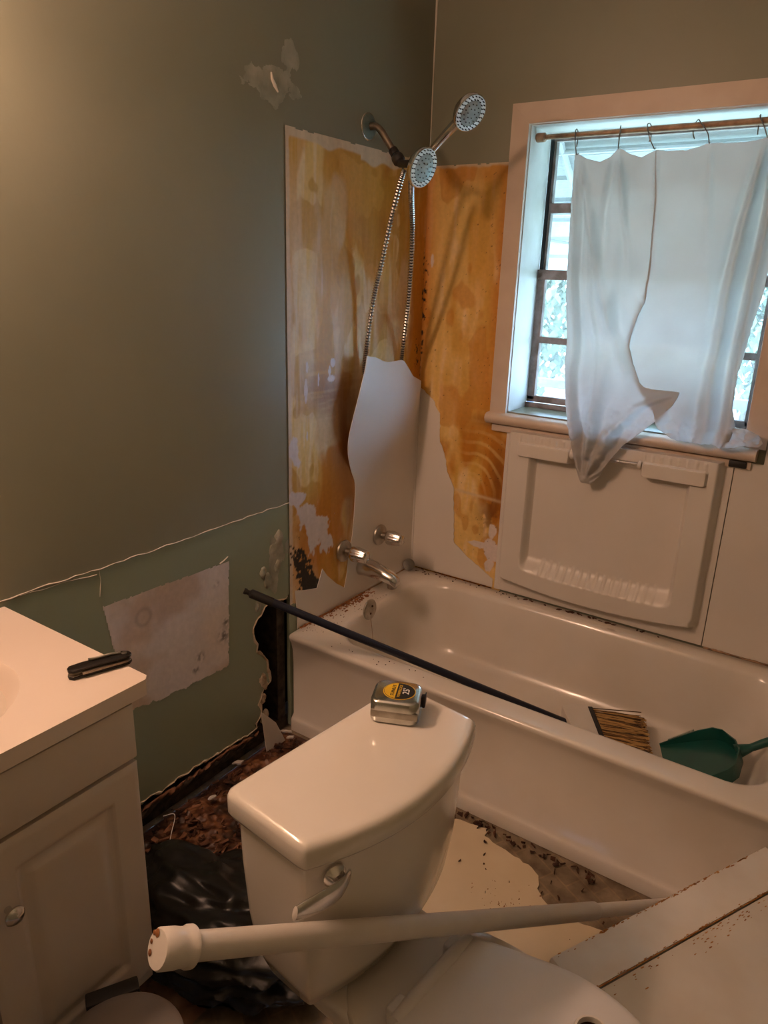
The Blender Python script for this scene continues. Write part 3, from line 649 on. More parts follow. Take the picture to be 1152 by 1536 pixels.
p0 = np.array([.122, -.366, 1.786])
tube('swivel_joint', [p0, ony((618, 246), -.392)], .011, 'black', sh, 14)
def shead(nm, c, nrm, r, parent):
    h = lathe(nm, [(.010, -.034), (.022, -.030), (r*.78, -.018), (r*.97, -.006), (r, .002), (r*.99, .006), (r*.94, .008)], 'chrome', parent, c, nrm, 44)
    d, u, w = frame_of(nrm); c = Vector(c)
    pl = lathe('spray_face', [(r*.93, .0065), (r*.5, .009), (0, .0095)], 'nozzle', h, c, nrm, 40)
    for ring, cnt in ((.25, 6), (.48, 12), (.70, 20), (.86, 24)):
        v, f = [], []
        for k in range(cnt):
            a = 2*math.pi*(k+.5*(ring > .4))/cnt; q = c+d*.0085+(u*math.cos(a)+w*math.sin(a))*r*ring; b = len(v)
            for t in range(6): v.append(q+(u*math.cos(t*math.pi/3)+w*math.sin(t*math.pi/3))*.0019)
            for t in range(6): v.append(q+d*.003+(u*math.cos(t*math.pi/3)+w*math.sin(t*math.pi/3))*.0012)
            f.append(tuple(range(b+6, b+12)))
            for t in range(6): f.append((b+t, b+(t+1) % 6, b+6+(t+1) % 6, b+6+t))
        mk('nozzle_ring', v, f, 'black', h, False)
    return h
shead('fixed_head', ony((633, 251), -.41), (.93, -.12, -.34), .056, sh)
hc = ony((704, 168), -.42)
hd = shead('hand_shower', hc, (.80, -.26, -.54), .050, sh)
hp = spline([ony((640, 236), -.385), ony((655, 217), -.388), ony((672, 198), -.394), ony((688, 181), -.405), hc+np.array([-.008, .014, .012])], 20)
tube('handle', hp, [.010+.006*(i/19)**1.2 for i in range(20)], 'chrome', hd, 18)
# flexible hose: ribbed tube looping down behind the torn panel
hs = spline([ony((611, 250), -.366), ony((603, 264), -.366), ony((586, 330), -.370), ony((571, 400), -.375), ony((559, 455), -.380), ony((550, 520), -.386), onx((547, 560), .018), (.016, -.345, 1.02), (.020, -.27, .955), (.022, -.19, 1.02), onx((600, 565), .028), ony((604, 525), -.165), ony((611, 465), -.215), ony((616, 405), -.265), ony((618, 345), -.315), ony((617, 300), -.350), ony((617, 268), -.378)], 900)
tube('cone_nut', [hs[0], hs[14], hs[22]], [.0125, .0105, .009], 'chrome', sh, 18)
ho_ = tube('hose', hs[22:], [(.0066 if (i//2) % 2 else .0094) for i in range(900-22)], 'chrome', sh, 10, angle=25)
ho_.data.materials.append(M['black'])
mi = [0]*len(ho_.data.polygons)
for pi in range(len(mi)):
    if (pi//10) % 4 in (1, 2, 3) and pi//10 % 4 == 2: mi[pi] = 1
ho_.data.polygons.foreach_set('material_index', mi)

# ================================================================== CURTAIN AND ITS ROD
cr = tag(empty('curtain_rod', (WX0, .045, 1.90)), 'rusty tension rod across the window recess', 'curtain rod')
lathe('end_tip', [(.013, .0), (.014, .004), (.014, .026), (.010, .030)], 'crod', cr, (.0035, 0, 0), (1, 0, 0), 20)
lathe('end_tip', [(.013, .0), (.014, .004), (.014, .026), (.010, .030)], 'crod', cr, (WX1-WX0-.0035, 0, 0), (-1, 0, 0), 20)
tube('thin_tube', [(.028, 0, 0), (.40, 0, 0)], .0075, 'crod', cr, 14); tube('thick_tube', [(.36, 0, 0), (WX1-WX0-.028, 0, 0)], .0095, 'crod', cr, 14)
EY = [(867, 232), (929, 223), (983, 224), (1065, 215), (1152, 206)]
HK = []
for k, (px, py) in enumerate(EY):
    e = ony((px, py), .045); tx = ony(((866, 931, 974, 1046, 1138)[k], 190), .045)[0]
    tilt = [(0.0), .4, -.3, .9, .2][k]
    pts = [e+np.array([0, .002, .004]), e+np.array([.0, -.012, .0]), np.array([(e[0]*.6+tx*.4)+.012*tilt, .024, e[2]*.5+1.9*.5]), np.array([tx+.01*tilt, .034, 1.908]), np.array([tx, .045, 1.916]), np.array([tx-.012*tilt, .058, 1.906]), np.array([tx-.014*tilt, .060, 1.885]), np.array([tx-.006*tilt, .056, 1.868])]
    lab = ('bent wire hook holding the free corner of the torn curtain', 'leaning wire hook next to the curtain corner hook', 'crooked wire hook between the leaning hook and the S-shaped hook', 'wide S-shaped wire hook standing open on the rod', 'wire hook at the far end of the curtain beyond the S-shaped hook')[k]
    tag(tube('curtain_hook', spline(pts, 36), .0017, 'wire', None, 8), lab, 'hook', 'wire hooks on the curtain rod')
    HK.append(e)
cu = tag(empty('torn_curtain', (0, 0, 0)), 'torn translucent white plastic curtain hanging in the window and over the sill', 'curtain')
def yz(z): return .045-.108*float(sst(1.30, 1.055, z))           # hangs in the recess, then comes forward over the sill
def cpt(px, dy=0.0):
    y = .03
    for _ in range(12): p = ony(px, y); y = .5*y+.5*(yz(p[2])+dy)
    return (p[0], p[2])
def ridges(lines):
    out = []
    for pts, amp, w0, w1 in lines:
        q = sorted([cpt(p) for p in pts], key=lambda a: a[1]); out.append((np.array([a[1] for a in q]), np.array([a[0] for a in q]), amp, w0, w1))
    def fn(U, V):
        y = 0*U
        for zs, xs, amp, w0, w1 in out:
            c = np.interp(V, zs, xs); t = np.clip((zs[-1]-V)/(zs[-1]-zs[0]), 0, 1); w = w0+(w1-w0)*t
            y = y+amp*np.exp(-((U-c)/w)**2)*sst(zs[0]-.06, zs[0]+.02, V)*sst(0, .12, t+.03)
        return y
    return fn
def film(nm, px, fold, parent, dy, res=.0022, thick=.0009):
    poly = [cpt(p) for p in px]; P = np.array(poly); lo, hi = P.min(0), P.max(0)
    us = np.arange(lo[0]-res, hi[0]+2*res, res); vs = np.arange(lo[1]-res, hi[1]+2*res, res)
    U, V = np.meshgrid(us, vs, indexing='ij'); base = .045-.108*sst(1.30, 1.055, V)
    Y = base+dy-fold(U, V)
    ok = inpoly((U[:-1, :-1]+U[1:, 1:])/2, (V[:-1, :-1]+V[1:, 1:])/2, poly)
    nu, nv = U.shape; v = np.stack([U, Y, V], -1).reshape(-1, 3); f = []
    for i in range(nu-1):
        for j in range(nv-1):
            if ok[i, j]: f.append((i*nv+j, (i+1)*nv+j, (i+1)*nv+j+1, i*nv+j+1))
    me = bpy.data.meshes.new(nm); me.from_pydata(v.tolist(), [], f)
    bm = bmesh.new(); bm.from_mesh(me); bmesh.ops.delete(bm, geom=[q for q in bm.verts if not q.link_faces], context='VERTS')
    for _ in range(3):   # soften the stair-stepped outline
        be = [q for q in bm.verts if q.is_boundary]; nw = {}
        for q in be:
            nb = [e.other_vert(q).co for e in q.link_edges if e.is_boundary]
            if len(nb) == 2: nw[q] = (q.co*2+nb[0]+nb[1])/4
        for q, c in nw.items(): q.co = c
    bm.to_mesh(me); bm.free()
    o = finish(nm, me, 'curtain', parent, True, 180)
    sm = o.modifiers.new('thickness', 'SOLIDIFY'); sm.thickness = thick; sm.offset = 1; return o
fB = ridges([([(872, 240), (880, 300), (893, 380), (905, 450), (935, 560)], .016, .012, .022), ([(866, 240), (858, 400), (856, 560), (866, 650)], .010, .008, .014),
             ([(930, 232), (936, 320), (948, 420), (960, 455)], .012, .007, .014), ([(920, 240), (905, 330), (900, 400)], -.010, .012, .018), ([(945, 242), (946, 300), (935, 400), (925, 500)], -.008, .014, .02),
             ([(880, 250), (868, 420), (866, 560), (880, 690)], -.010, .010, .012), ([(915, 420), (905, 560), (888, 690)], .010, .02, .014), ([(1010, 590), (960, 610), (905, 660), (888, 700)], .012, .02, .012), ([(890, 300), (885, 450), (890, 600), (882, 705)], .007, .008, .01)])
fA = ridges([([(1150, 212), (1120, 320), (1092, 440), (1070, 560), (1062, 640)], .020, .008, .020), ([(1158, 215), (1140, 320), (1112, 440), (1090, 540), (1078, 640)], -.026, .012, .022), ([(1160, 230), (1150, 340), (1128, 440), (1104, 560), (1092, 640)], .022, .010, .016),
             ([(1066, 222), (1062, 320), (1060, 440)], .005, .006, .02), ([(985, 232), (982, 320), (985, 420)], .004, .006, .016), ([(1140, 225), (1105, 330), (1080, 430), (1052, 560), (1040, 630)], -.010, .010, .018)])
def foldA(U, V):
    low = sst(1.14, 1.04, V); pl = .012*np.sin((U-.9)*95+3*fbm(U, V, 7, seed=81))*low
    cr = .020*(np.abs(fbm(U, V, 18, 18, 3, 82)-.5)*2)*low
    return fA(U, V)*(1-.3*low)+pl*.7+cr+.012*low+.003*np.sin(U*30)*sst(1.7, 1.3, V)
def foldB(U, V):
    lowr = sst(1.16, .98, V); cx, cz = .69, .835; th = np.arctan2(U-cx, V-cz); rr = np.hypot(U-cx, V-cz)
    pl = .010*np.sin(th*17+3*fbm(U, V, 8, seed=79))*sst(.02, .08, rr)*sst(.42, .16, rr)
    cr = .022*(np.abs(fbm(U, V, 16, 16, 3, 77)-.5)*2)*lowr+.010*(fbm(U, V, 34, 34, 3, 80)-.5)*lowr
    edge = sst(.80, .70, U)*0+1
    W = sst(1.36, 1.46, V)*sst(.66, .735, U)
    return (fB(U, V)+.010*np.sin(math.pi*np.clip((V-.84)/.25, 0, 1))*1.0+pl+cr)*(1-W)+.001*(1-W)+W*(foldA(U, V)-.0040+.0001)
film('torn_drape', [(863, 229), (868, 231), (880, 238), (900, 243), (915, 236), (926, 224), (932, 223), (945, 231), (962, 236), (975, 229), (984, 224), (985, 300), (976, 400), (967, 455), (957, 475), (948, 500), (944, 520), (950, 545), (960, 575), (968, 582), (990, 585), (1021, 588), (1012, 605), (990, 627), (960, 650), (936, 668), (915, 692), (899, 715), (886, 726), (873, 722), (864, 700), (862, 670), (856, 640), (850, 600), (847, 540), (849, 440), (855, 340)], foldB, cu, 0.0, thick=.0004)
film('main_drape', [(983, 224), (1000, 226), (1030, 225), (1050, 219), (1064, 214), (1072, 214), (1100, 214), (1130, 211), (1152, 205), (1160, 205), (1162, 300), (1158, 380), (1145, 440), (1128, 490), (1108, 560), (1100, 612), (1104, 640), (1096, 660), (1082, 671), (1068, 665), (1035, 664), (1005, 656), (988, 642), (982, 622), (955, 580), (938, 525), (944, 495), (963, 455), (973, 400), (982, 300)], foldA, cu, .004)
bunch = ridges([([(1110, 640), (1105, 668)], .01, .02, .02)])
film('sill_bunch', [(1084, 650), (1100, 642), (1120, 642), (1140, 652), (1146, 664), (1140, 670), (1120, 668), (1100, 670), (1084, 670)], lambda U, V: .018*np.abs(fbm(U, V, 30, 30, 3, 83)-.5)*2+.010, cu, -.004)

# ================================================================== TOILET
TOX, TOY = .743, -1.738
TA = math.atan2(-.115, .993)
tt = tag(empty('toilet', (TOX, TOY, -.012), TA), 'white toilet with a curved-front tank pulled out from the wall', 'toilet')
def dshape(x0, xs, bul, y0, y1, z, r=.02, n=40):
    """straight back, straight sides, bulged front; corner rounding by chaikin"""
    P = [(x0, y1), (x0, y0), (xs, y0)]
    for k in range(1, n): t = k/n; P.append((xs+bul*(1-(2*t-1)**2), y0+(y1-y0)*t))
    P.append((xs, y1)); out = []
    m = len(P)
    for i in range(m):
        a, b, c = (np.array(P[(i+d) % m]) for d in (-1, 0, 1))
        la, lc = np.linalg.norm(b-a), np.linalg.norm(c-b); ra = min(r, la*.45)/la; rc = min(r, lc*.45)/lc
        p, q = b+(a-b)*ra, b+(c-b)*rc
        for t in (0, .25, .5, .75, 1): e = (1-t)**2*p+2*t*(1-t)*b+t*t*q; out.append((e[0], e[1], z))
    return out
W = .416
LZ = .740+.012
lid = loft('tank_lid', [dshape(.010, .165, .050, .010, W-.010, LZ-.044), dshape(.002, .173, .053, .002, W-.002, LZ-.042), dshape(0, .175, .054, 0, W, LZ-.036), dshape(0, .175, .054, 0, W, LZ-.012), dshape(.002, .173, .053, .002, W-.002, LZ-.005), dshape(.007, .168, .051, .007, W-.007, LZ-.001), dshape(.014, .161, .048, .014, W-.014, LZ)], 'china', tt, angle=60)
TK = [dshape(.012+.004*0, .160, .045, .012, W-.012, LZ-.044), dshape(.014, .160, .045, .014, W-.014, .62), dshape(.018, .157, .043, .020, W-.020, .52), dshape(.024, .150, .038, .030, W-.030, .44), dshape(.035, .138, .030, .046, W-.046, .39), dshape(.05, .125, .022, .07, W-.07, .372)]
loft('tank', TK, 'china', tt, angle=60)
# lever
LV0 = (.186, .075, .655)
lev = lathe('flush_lever', [(.018, 0), (.0185, .004), (.015, .009), (.010, .014), (.0, .015)], 'chrome', tt, (.180, .055, .672), (.96, -.28, 0), 28)
hl = [(.199, .066, .675), (.204, .056, .676), (.208, .040, .677), (.208, .018, .679), (.205, -.010, .684), (.200, -.038, .688)]
LP = []
for i, p in enumerate(spline(hl, 18)):
    t = i/17; ww = .010+.007*math.sin(math.pi*t)**.7; th = .0045
    LP.append([(p[0]+th*math.cos(a), p[1]+.3*ww*math.sin(a), p[2]+ww*math.sin(a)) for a in np.linspace(0, 2*math.pi, 15)[:-1]])
loft('paddle', LP, 'chrome', lev, angle=60)
# bowl and pedestal
CY = W/2
def egg(xb, xf, hw, z, sq=.62, n=48, hb=None):
    """rounded back, egg front"""
    out = []; L = xf-xb
    for k in range(n):
        a = 2*math.pi*k/n; c, s = math.cos(a), math.sin(a)
        x = (xb+xf)/2+L/2*c; w = hw*(1-.10*c)
        out.append((x, CY+w*math.copysign(abs(s)**.86, s), z))
    return out
loft('bowl', [egg(.20, .60, .105, 0), egg(.20, .60, .105, .03), egg(.19, .585, .092, .06), egg(.17, .56, .088, .14), egg(.15, .60, .11, .22), egg(.13, .66, .15, .30), egg(.12, .685, .165, .345), egg(.12, .69, .168, .368), egg(.125, .685, .164, .376)], 'china', tt, angle=60)
box('deck', .035, .27, CY-.125, CY+.125, .32, .372, 'china', tt, .02, 4)
def lidloop(z, s, x0=.262, back=.112):
    pts = [(x0, -back*.96), (x0+.06, -.128), (x0+.155, -.158), (x0+.235, -.163), (x0+.31, -.142), (x0+.385, -.098), (x0+.43, -.045), (x0+.442, 0)]
    pts = pts+[(a, -b) for a, b in reversed(pts[:-1])]
    q = spline(pts, 70); c = np.array([x0+.2, 0])
    return [(c[0]+(p[0]-c[0])*s, CY+p[1]*s, z) for p in q]
seat = loft('seat_ring', [lidloop(.377, .965), lidloop(.378, .985), lidloop(.389, .99), lidloop(.392, .97)], 'seat', tt, angle=60)
loft('seat_cover', [lidloop(.393, .97), lidloop(.395, .995), lidloop(.400, 1.0), lidloop(.406, .995), lidloop(.411, .97), lidloop(.414, .92), lidloop(.416, .80), lidloop(.417, .5), lidloop(.4175, .1)], 'seat', tt, angle=60)
tube('hinge_bar', [(.262, CY-.100, .402), (.262, CY-.05, .404), (.262, CY+.05, .404), (.262, CY+.100, .402)], [.012, .0145, .0145, .012], 'seat', tt, 18)
for s in (-1, 1): box('hinge_block', .235, .262, CY+s*.075-.018, CY+s*.075+.018, .373, .408, 'seat', tt, .006, 3)
bpy.context.view_layer.update()
def tw(p): return np.array(tt.matrix_world @ Vector(p))
rc = onz((888, 1546), .445)
pc_ = lathe('pipe_coupling', [(.0245, 0), (.026, .002), (.026, .036), (.0245, .039), (.0215, .039), (.0205, .036), (.0205, .003), (.0, .003)], 'white', None, (rc[0], rc[1], .4058), (0, 0, 1), 36)
tag(pc_, 'short white plastic pipe ring standing on the closed toilet seat', 'pipe fitting')
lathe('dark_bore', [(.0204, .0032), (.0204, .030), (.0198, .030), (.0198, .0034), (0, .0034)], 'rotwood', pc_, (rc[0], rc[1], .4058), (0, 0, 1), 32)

# ================================================================== TAPE MEASURE on the tank lid
ta = math.atan2(.035, .08)
tm = tag(empty('tape_measure', (.8445, -1.418, .7402), ta), 'chrome 25 foot tape measure with a yellow and black oval label on the tank', 'tape measure')
def tml(z, g):
    x0, x1, y0, y1 = -.043+g, .042-g, -.036+g, .037-g
    P = rrect(x0, x1, y0, y1, .016, z, 8, 6)
    return [(x, y-max(0, (abs(x)-.0)*0)+(.004*math.cos(x/.043*1.5) if y > 0 else 0), z) for x, y, z in P]
cs = loft('case', [tml(.0, .004), tml(.002, .001), tml(.004, 0), tml(.038, 0), tml(.0415, .002), tml(.043, .006)], 'tapechrome', tm, angle=60)
box('belt_edge', -.041, .041, -.0368, -.030, .012, .026, 'dullchrome', tm, .003)
def disc(nm, a, b, z, m, x0=-9, x1=9, cx=.003, cy=.003, n=64, h=.0006):
    pts = [(max(x0, min(x1, a*math.cos(t)))+cx, b*math.sin(t)+cy) for t in np.linspace(0, 2*math.pi, n+1)[:-1]]
    if x0 > -9 or x1 < 9:
        keep = []; 
        for t in np.linspace(0, 2*math.pi, 241)[:-1]:
            x = a*math.cos(t)
            if x0 <= x <= x1: keep.append((x+cx, b*math.sin(t)+cy))
        pts = keep
    c = np.mean(pts, 0); pts.sort(key=lambda p: math.atan2(p[1]-c[1], p[0]-c[0]))
    return slab(nm, pts, [], lambda u, v, d: (u, v, z+h-d), h, m, tm)
disc('label_border', .0285, .0265, .0430, 'yellow'); disc('label_ring', .0272, .0252, .0433, 'lblack'); 
disc('label_yellow_field', .0264, .0244, .0436, 'yellow', -9, -.0045); disc('label_black_field', .0264, .0244, .0436, 'lblack', -.004, 9)
def txf(x, y, z): return Matrix.Translation((x, y, z)) @ Matrix.Rotation(math.pi/2, 4, 'Z')
textmesh('brand_lettering', 'STANLEY', .0092, 'lblack', tm, txf(-.0075, .003, .0444), sx=.92)
textmesh('model_lettering', 'POWERLOCK', .0074, 'yellow', tm, txf(.0040, .003, .0444), sx=.86)
textmesh('length_lettering', "25'", .0165, 'lwhite', tm, txf(.0155, .004, .0444), .0005)
box('tape_hook', .042, .0475, .012, .026, .010, .030, 'black', tm, .001); box('hook_lip', .0465, .0485, .010, .028, .014, .033, 'black', tm, .0006)

# ================================================================== VANITY
VT, VY, VX = .785, -1.675, .445
VY1 = -2.30
va = tag(empty('vanity', (0, VY, 0)), 'white vanity cabinet with a raised panel door and a cream moulded top', 'vanity'); va.location = (0, 0, 0)
box('cabinet_body', .002, VX, VY1, VY, .10, .752, 'vanity', va, .002)
box('toe_board', .002, VX-.05, VY1+.01, VY-.004, -.011, .0995, 'vanity', va, .002)
box('drawer_front', VX+.0005, VX+.018, VY1+.004, VY-.004, .638, .748, 'vanity', va, .004)
def door(y0, y1, z0, z1, knob_y):
    us = np.unique(np.concatenate([np.linspace(y0, y1, 50), np.array([y0+.055, y0+.066, y0+.085, y1-.055, y1-.066, y1-.085])])); vs = np.unique(np.concatenate([np.linspace(z0, z1, 60), np.array([z0+.055, z0+.066, z0+.085, z1-.055, z1-.066, z1-.085])]))
    def hh(U, V):
        d = np.minimum(np.minimum(U-y0, y1-U), np.minimum(V-z0, z1-V))
        h = .018-.004*sst(.004, 0, d)-.007*sst(.055, .064, d)+.0065*sst(.066, .090, d)
        return h
    dd = heightgrid('door', us, vs, lambda u, v, h: (VX+h, u, v), hh, 'vanity', va, 50, skirt=.0008)
    kn = lathe('knob', [(.006, 0), (.005, .010), (.009, .014), (.0155, .019), (.016, .023), (.011, .028), (0, .030)], 'chrome', dd, (VX+.018, knob_y, .508), (1, 0, 0), 28)
    return dd
door(-1.972, VY-.004, .135, .628, -1.938); door(VY1+.004, -1.978, .135, .628, -2.01)
# countertop with the bowl sunk into it
CX1, CY1 = .468, -1.643
cx0, cyc, ra, rb = .235, -1.985, .175, .215
hol = [(cx0+ra*math.cos(t), cyc+rb*math.sin(t)) for t in np.linspace(0, 2*math.pi, 49)[:-1]]
tp = slab('countertop', [(.001, VY1-.02), (CX1-.008, VY1-.02), (CX1, VY1-.012), (CX1, CY1-.010), (CX1-.010, CY1), (.001, CY1)], [hol], lambda u, v, d: (u, v, VT-d), .031, 'counter', va, False)
bl = []
for (s, z) in ((1.0, VT), (.985, VT-.002), (.94, VT-.012), (.86, VT-.04), (.72, VT-.085), (.5, VT-.115), (.2, VT-.125)):
    bl.append([(cx0+ra*s*math.cos(t), cyc+rb*s*math.sin(t), z) for t in np.linspace(0, 2*math.pi, 49)[:-1]])
loft('sink_bowl', bl, 'counter', tp, False, True, 60)
box('backsplash', .001, .02, VY1-.02, -1.99, VT, VT+.0005+.08, 'counter', va, .003)

# pocket knife
ka = math.atan2(.106, .033)
kf = tag(empty('pocket_knife', (.378, -1.679, VT), ka-.02), 'folded black pocket knife with a steel clip at the corner of the vanity top', 'knife')
def kprof(z, g):
    P = [(-.056, -.006), (-.050, -.0125), (-.01, -.011), (.03, -.0135), (.048, -.012), (.055, -.004), (.053, .006), (.043, .0125), (.01, .011), (-.03, .012), (-.051, .009), (-.056, .002)]
    return [(x*(1-g*8), y*(1-g*30), z) for x, y in P]
for (z0, z1, m, nm) in ((.0004, .0055, 'knife', 'handle_scale'), (.006, .0075, 'dullchrome', 'liner'), (.0125, .014, 'dullchrome', 'liner'), (.0145, .0195, 'knife', 'handle_scale')):
    loft(nm, [kprof(z0, .003), kprof(z0+.0006, 0), kprof(z1-.001, 0), kprof(z1, .006)], m, kf, angle=30)
box('blade', -.035, .045, -.016, .006, .0080, .0120, 'bronze', kf, .0005)
tube('pocket_clip', spline([(.038, .004, .0200), (.02, .0045, .0225), (-.008, .006, .0220), (-.018, .0065, .0235)], 14), .0024, 'dullchrome', kf, 8)
lathe('pivot_screw', [(.005, 0), (.005, .0018), (.003, .0022)], 'dullchrome', kf, (.043, -.001, .0194), (0, 0, 1), 20)

# vanity light above (out of view): lit globe bulbs
vl = tag(empty('vanity_light', (.0, -2.02, 1.93)), 'warm globe bulbs on a bar above the vanity', 'wall light')
box('bar', .0008, .035, -.30, .30, -.05, .05, 'chrome', vl, .006)
for k in range(3):
    y = -.2+.2*k
    lathe('socket', [(.022, .034), (.022, .06), (.016, .062)], 'white', vl, (0, y, 0), (1, 0, 0), 20)
    lathe('bulb', [(.014, .062)]+[(.047*math.sin(a), .115-.047*math.cos(a)) for a in np.linspace(.35, math.pi-.05, 14)], 'bulb', vl, (0, y, 0), (1, 0, 0), 28)

# ================================================================== BIN, BAG, ROD
bc = np.array([.615, -1.868])
bn = tag(empty('pedal_bin', (bc[0], bc[1], -.012), math.radians(-30)), 'small round pedal bin with a domed lid in front of the vanity door', 'bin')
lathe('can', [(.098, 0), (.100, .004), (.100, .235), (.098, .238)], 'bin', bn, (0, 0, 0), (0, 0, 1), 48)
lathe('lid', [(.103, .240), (.1045, .244), (.1035, .256), (.096, .263), (.06, .270), (0, .273)], 'bin', bn, (0, 0, 0), (0, 0, 1), 48)
box('hinge', -.125, -.096, -.045, .045, .225, .262, 'black', bn, .004)
box('pedal', .095, .135, -.025, .025, .012, .020, 'black', bn, .003)

def crumple(nm, c, rad, seed, m, amp=.30, flat=.0, parent=None):
    bm = bmesh.new(); bmesh.ops.create_icosphere(bm, subdivisions=6, radius=1); co = np.array([q.co[:] for q in bm.verts])
    th = np.arctan2(co[:, 1], co[:, 0]); n1 = fbm(co[:, 0]+co[:, 2]*.7+5, co[:, 1]-co[:, 2]*.6+5, 1.3, o=3, seed=seed); n2 = fbm(co[:, 0]-co[:, 2]+9, co[:, 1]+co[:, 2]*.8+9, 2.6, o=2, seed=seed+3)
    r = 1+amp*(1-np.abs(n1*2-1)*2)+amp*.45*(1-np.abs(n2*2-1)*2)
    P = co*r[:, None]*np.array(rad)+np.array(c); P[:, 2] = np.maximum(P[:, 2], flat)
    for q, p in zip(bm.verts, P): q.co = Vector(p)
    me = bpy.data.meshes.new(nm); bm.to_mesh(me); bm.free(); return finish(nm, me, m, parent, True, 70)
tag(crumple('trash_bag', (.43, -1.475, .05), (.22, .13, .10), 5, 'bag', .26, .030), 'crumpled black plastic trash bag on the floor between vanity and toilet', 'trash bag')

ra_, rb_ = atd((236, 1424), .86), atd((985, 1358), 1.70)
rdv = (rb_-ra_)/np.linalg.norm(rb_-ra_); RL = np.linalg.norm(rb_-ra_)
rd = tag(empty('shower_rod', tuple(ra_)), 'white tension shower rod lying across the toilet with a rusty end cap', 'shower rod')
lathe('end_cap', [(.0, 0), (.0215, 0), (.0235, .003), (.0235, .020), (.0225, .028), (.0225, .036), (.0245, .039), (.0245, .045), (.0205, .048)], 'rod', rd, (0, 0, 0), rdv, 32)
lathe('outer_tube', [(.0175, .030), (.0175, RL*.78), (.0165, RL*.782), (.0, RL*.783)], 'rod', rd, (0, 0, 0), rdv, 28)
lathe('inner_tube', [(.0140, RL*.77), (.0140, RL*1.10), (.010, RL*1.104)], 'rod', rd, (0, 0, 0), rdv, 24)
dv, du, dw = frame_of(rdv)
for (a, b, r) in ((-.010, .012, .004), (-.016, .002, .003), (-.012, -.012, .005), (-.018, -.008, .003)):
    lathe('rust_spot', [(r, -.0006), (r*.7, -.0012), (0, -.0013)], 'rust', rd, du*a+dw*b, rdv, 9)

# ================================================================== BROOM AND DUSTPAN
A = onx((366, 886), .018); Bp = onz((866, 1091), .105)
bo = tag(empty('broom', tuple(Bp)), 'broom with a navy pole leaning from the wall hole into the tub', 'broom'); bo.location = (0, 0, 0)
dd = (Bp-A)/np.linalg.norm(Bp-A)
tube('pole', [A+dd*.045, Bp+dd*.02], .0122, 'navy', bo, 18)
tube('pole_grip', [A+dd*.0, A+dd*.006, A+dd*.010, A+dd*.016, A+dd*.022, A+dd*.09], [.009, .0095, .0075, .0075, .0135, .0135], 'black', bo, 18)
Hd = np.array([.86, .0, 0]); hx = Vector((.84, .54, -.03)).normalized(); hy = Vector((.58, -.80, -.16)).normalized(); hz = hx.cross(hy).normalized()
HC = Vector(onz((864, 1070), .138))
def hp_(a, b, c): return HC+hx*a+hy*b+hz*c
out = [(-.03, -.022), (-.045, .0), (-.02, .14), (.035, .155), (.055, .15), (.045, -.018), (.03, -.028), (.0, -.03)]
out = [tuple(q) for q in spline(out+[out[0]], 44)[:-1]]
loft('broom_head', [[hp_(a*.97, b*.97, -.015) for a, b in out], [hp_(a, b, -.011) for a, b in out], [hp_(a, b, .011) for a, b in out], [hp_(a*.97, b*.97, .015) for a, b in out]], 'white', bo, angle=50)
box('dark_band', .040, .056, -.020, .150, -.0165, .0165, 'black', bo, .003, xf=Matrix(((hx.x, hy.x, hz.x, HC.x), (hx.y, hy.y, hz.y, HC.y), (hx.z, hy.z, hz.z, HC.z), (0, 0, 0, 1))))
rg = random.Random(12); v, f = [], []
for k in range(620):
    b0 = rg.uniform(-.018, .148); c0 = rg.uniform(-.012, .012); ln = rg.uniform(.142, .165)-.03*(b0/.15); sp_ = rg.uniform(-.018, .018)
    p0 = hp_(.050, b0, c0); p1 = hp_(.05+ln*.5, b0*1.02+.012+sp_*.4, c0*1.15+rg.uniform(-.003, .003)); p2 = hp_(.05+ln, b0*1.04+.030+sp_, c0*1.4+rg.uniform(-.006, .006)); b = len(v); w = rg.uniform(.0009, .0019)
    for p in (p0, p1, p2): v += [p+hy*w, p-hy*w*.5+hz*w, p-hy*w*.5-hz*w]
    for s in (0, 3):
        for t in range(3): f.append((b+s+t, b+s+(t+1) % 3, b+s+3+(t+1) % 3, b+s+3+t))
    f.append((b+6, b+7, b+8))
br_ = mk('bristles', v, f, 'bristle', bo, False, fix=False); br_.data.materials.append(M['bristle2']); br_.data.materials.append(M['bristle3'])
rq = random.Random(5); bi = []
for k in range(620): bi += [rq.choice((0, 0, 1, 2))]*7
br_.data.polygons.foreach_set('material_index', bi[:len(br_.data.polygons)]); br_['kind'] = 'stuff'

DP = np.array(onz((990, 1119), .082))
dp = tag(empty('dustpan', tuple(DP)), 'dark green plastic dustpan lying in the tub beside the broom bristles', 'dustpan')
dxv = Vector((.85, .34, .36)).normalized(); dyv = Vector((.30, -.95, .02)); dyv = (dyv-dxv*dyv.dot(dxv)).normalized(); dzv = dxv.cross(dyv)
if dzv.z < 0: dzv = -dzv
dp.matrix_world = Matrix(((dxv.x, dyv.x, dzv.x, DP[0]), (dxv.y, dyv.y, dzv.y, DP[1]), (dxv.z, dyv.z, dzv.z, DP[2]), (0, 0, 0, 1)))
def pan(z, g): return [(0, 0+g, z), (.06, .002+g, z), (.12, .006+g, z), (.165, .014+g, z), (.19, .035+g, z), (.205-g, .075, z), (.215-g, .10, z), (.215-g, .15, z), (.205-g, .175, z), (.19, .215-g, z), (.165, .236-g, z), (.12, .244-g, z), (.06, .248-g, z), (0, .25-g, z)]
loft('pan_base', [pan(0, .0), pan(.003, 0)], 'green', dp, angle=30)
wall_o, wall_i = pan(0, 0), pan(0, .004)
v, f = [], []
n = len(wall_o)
for k in range(n):
    x, y, _ = wall_o[k]; xi, yi, _ = wall_i[k]; hgt = .010+.034*min(1, x/.15)
    v += [(x, y, .001), (x, y, hgt), (xi, yi, hgt), (xi, yi, .001)]
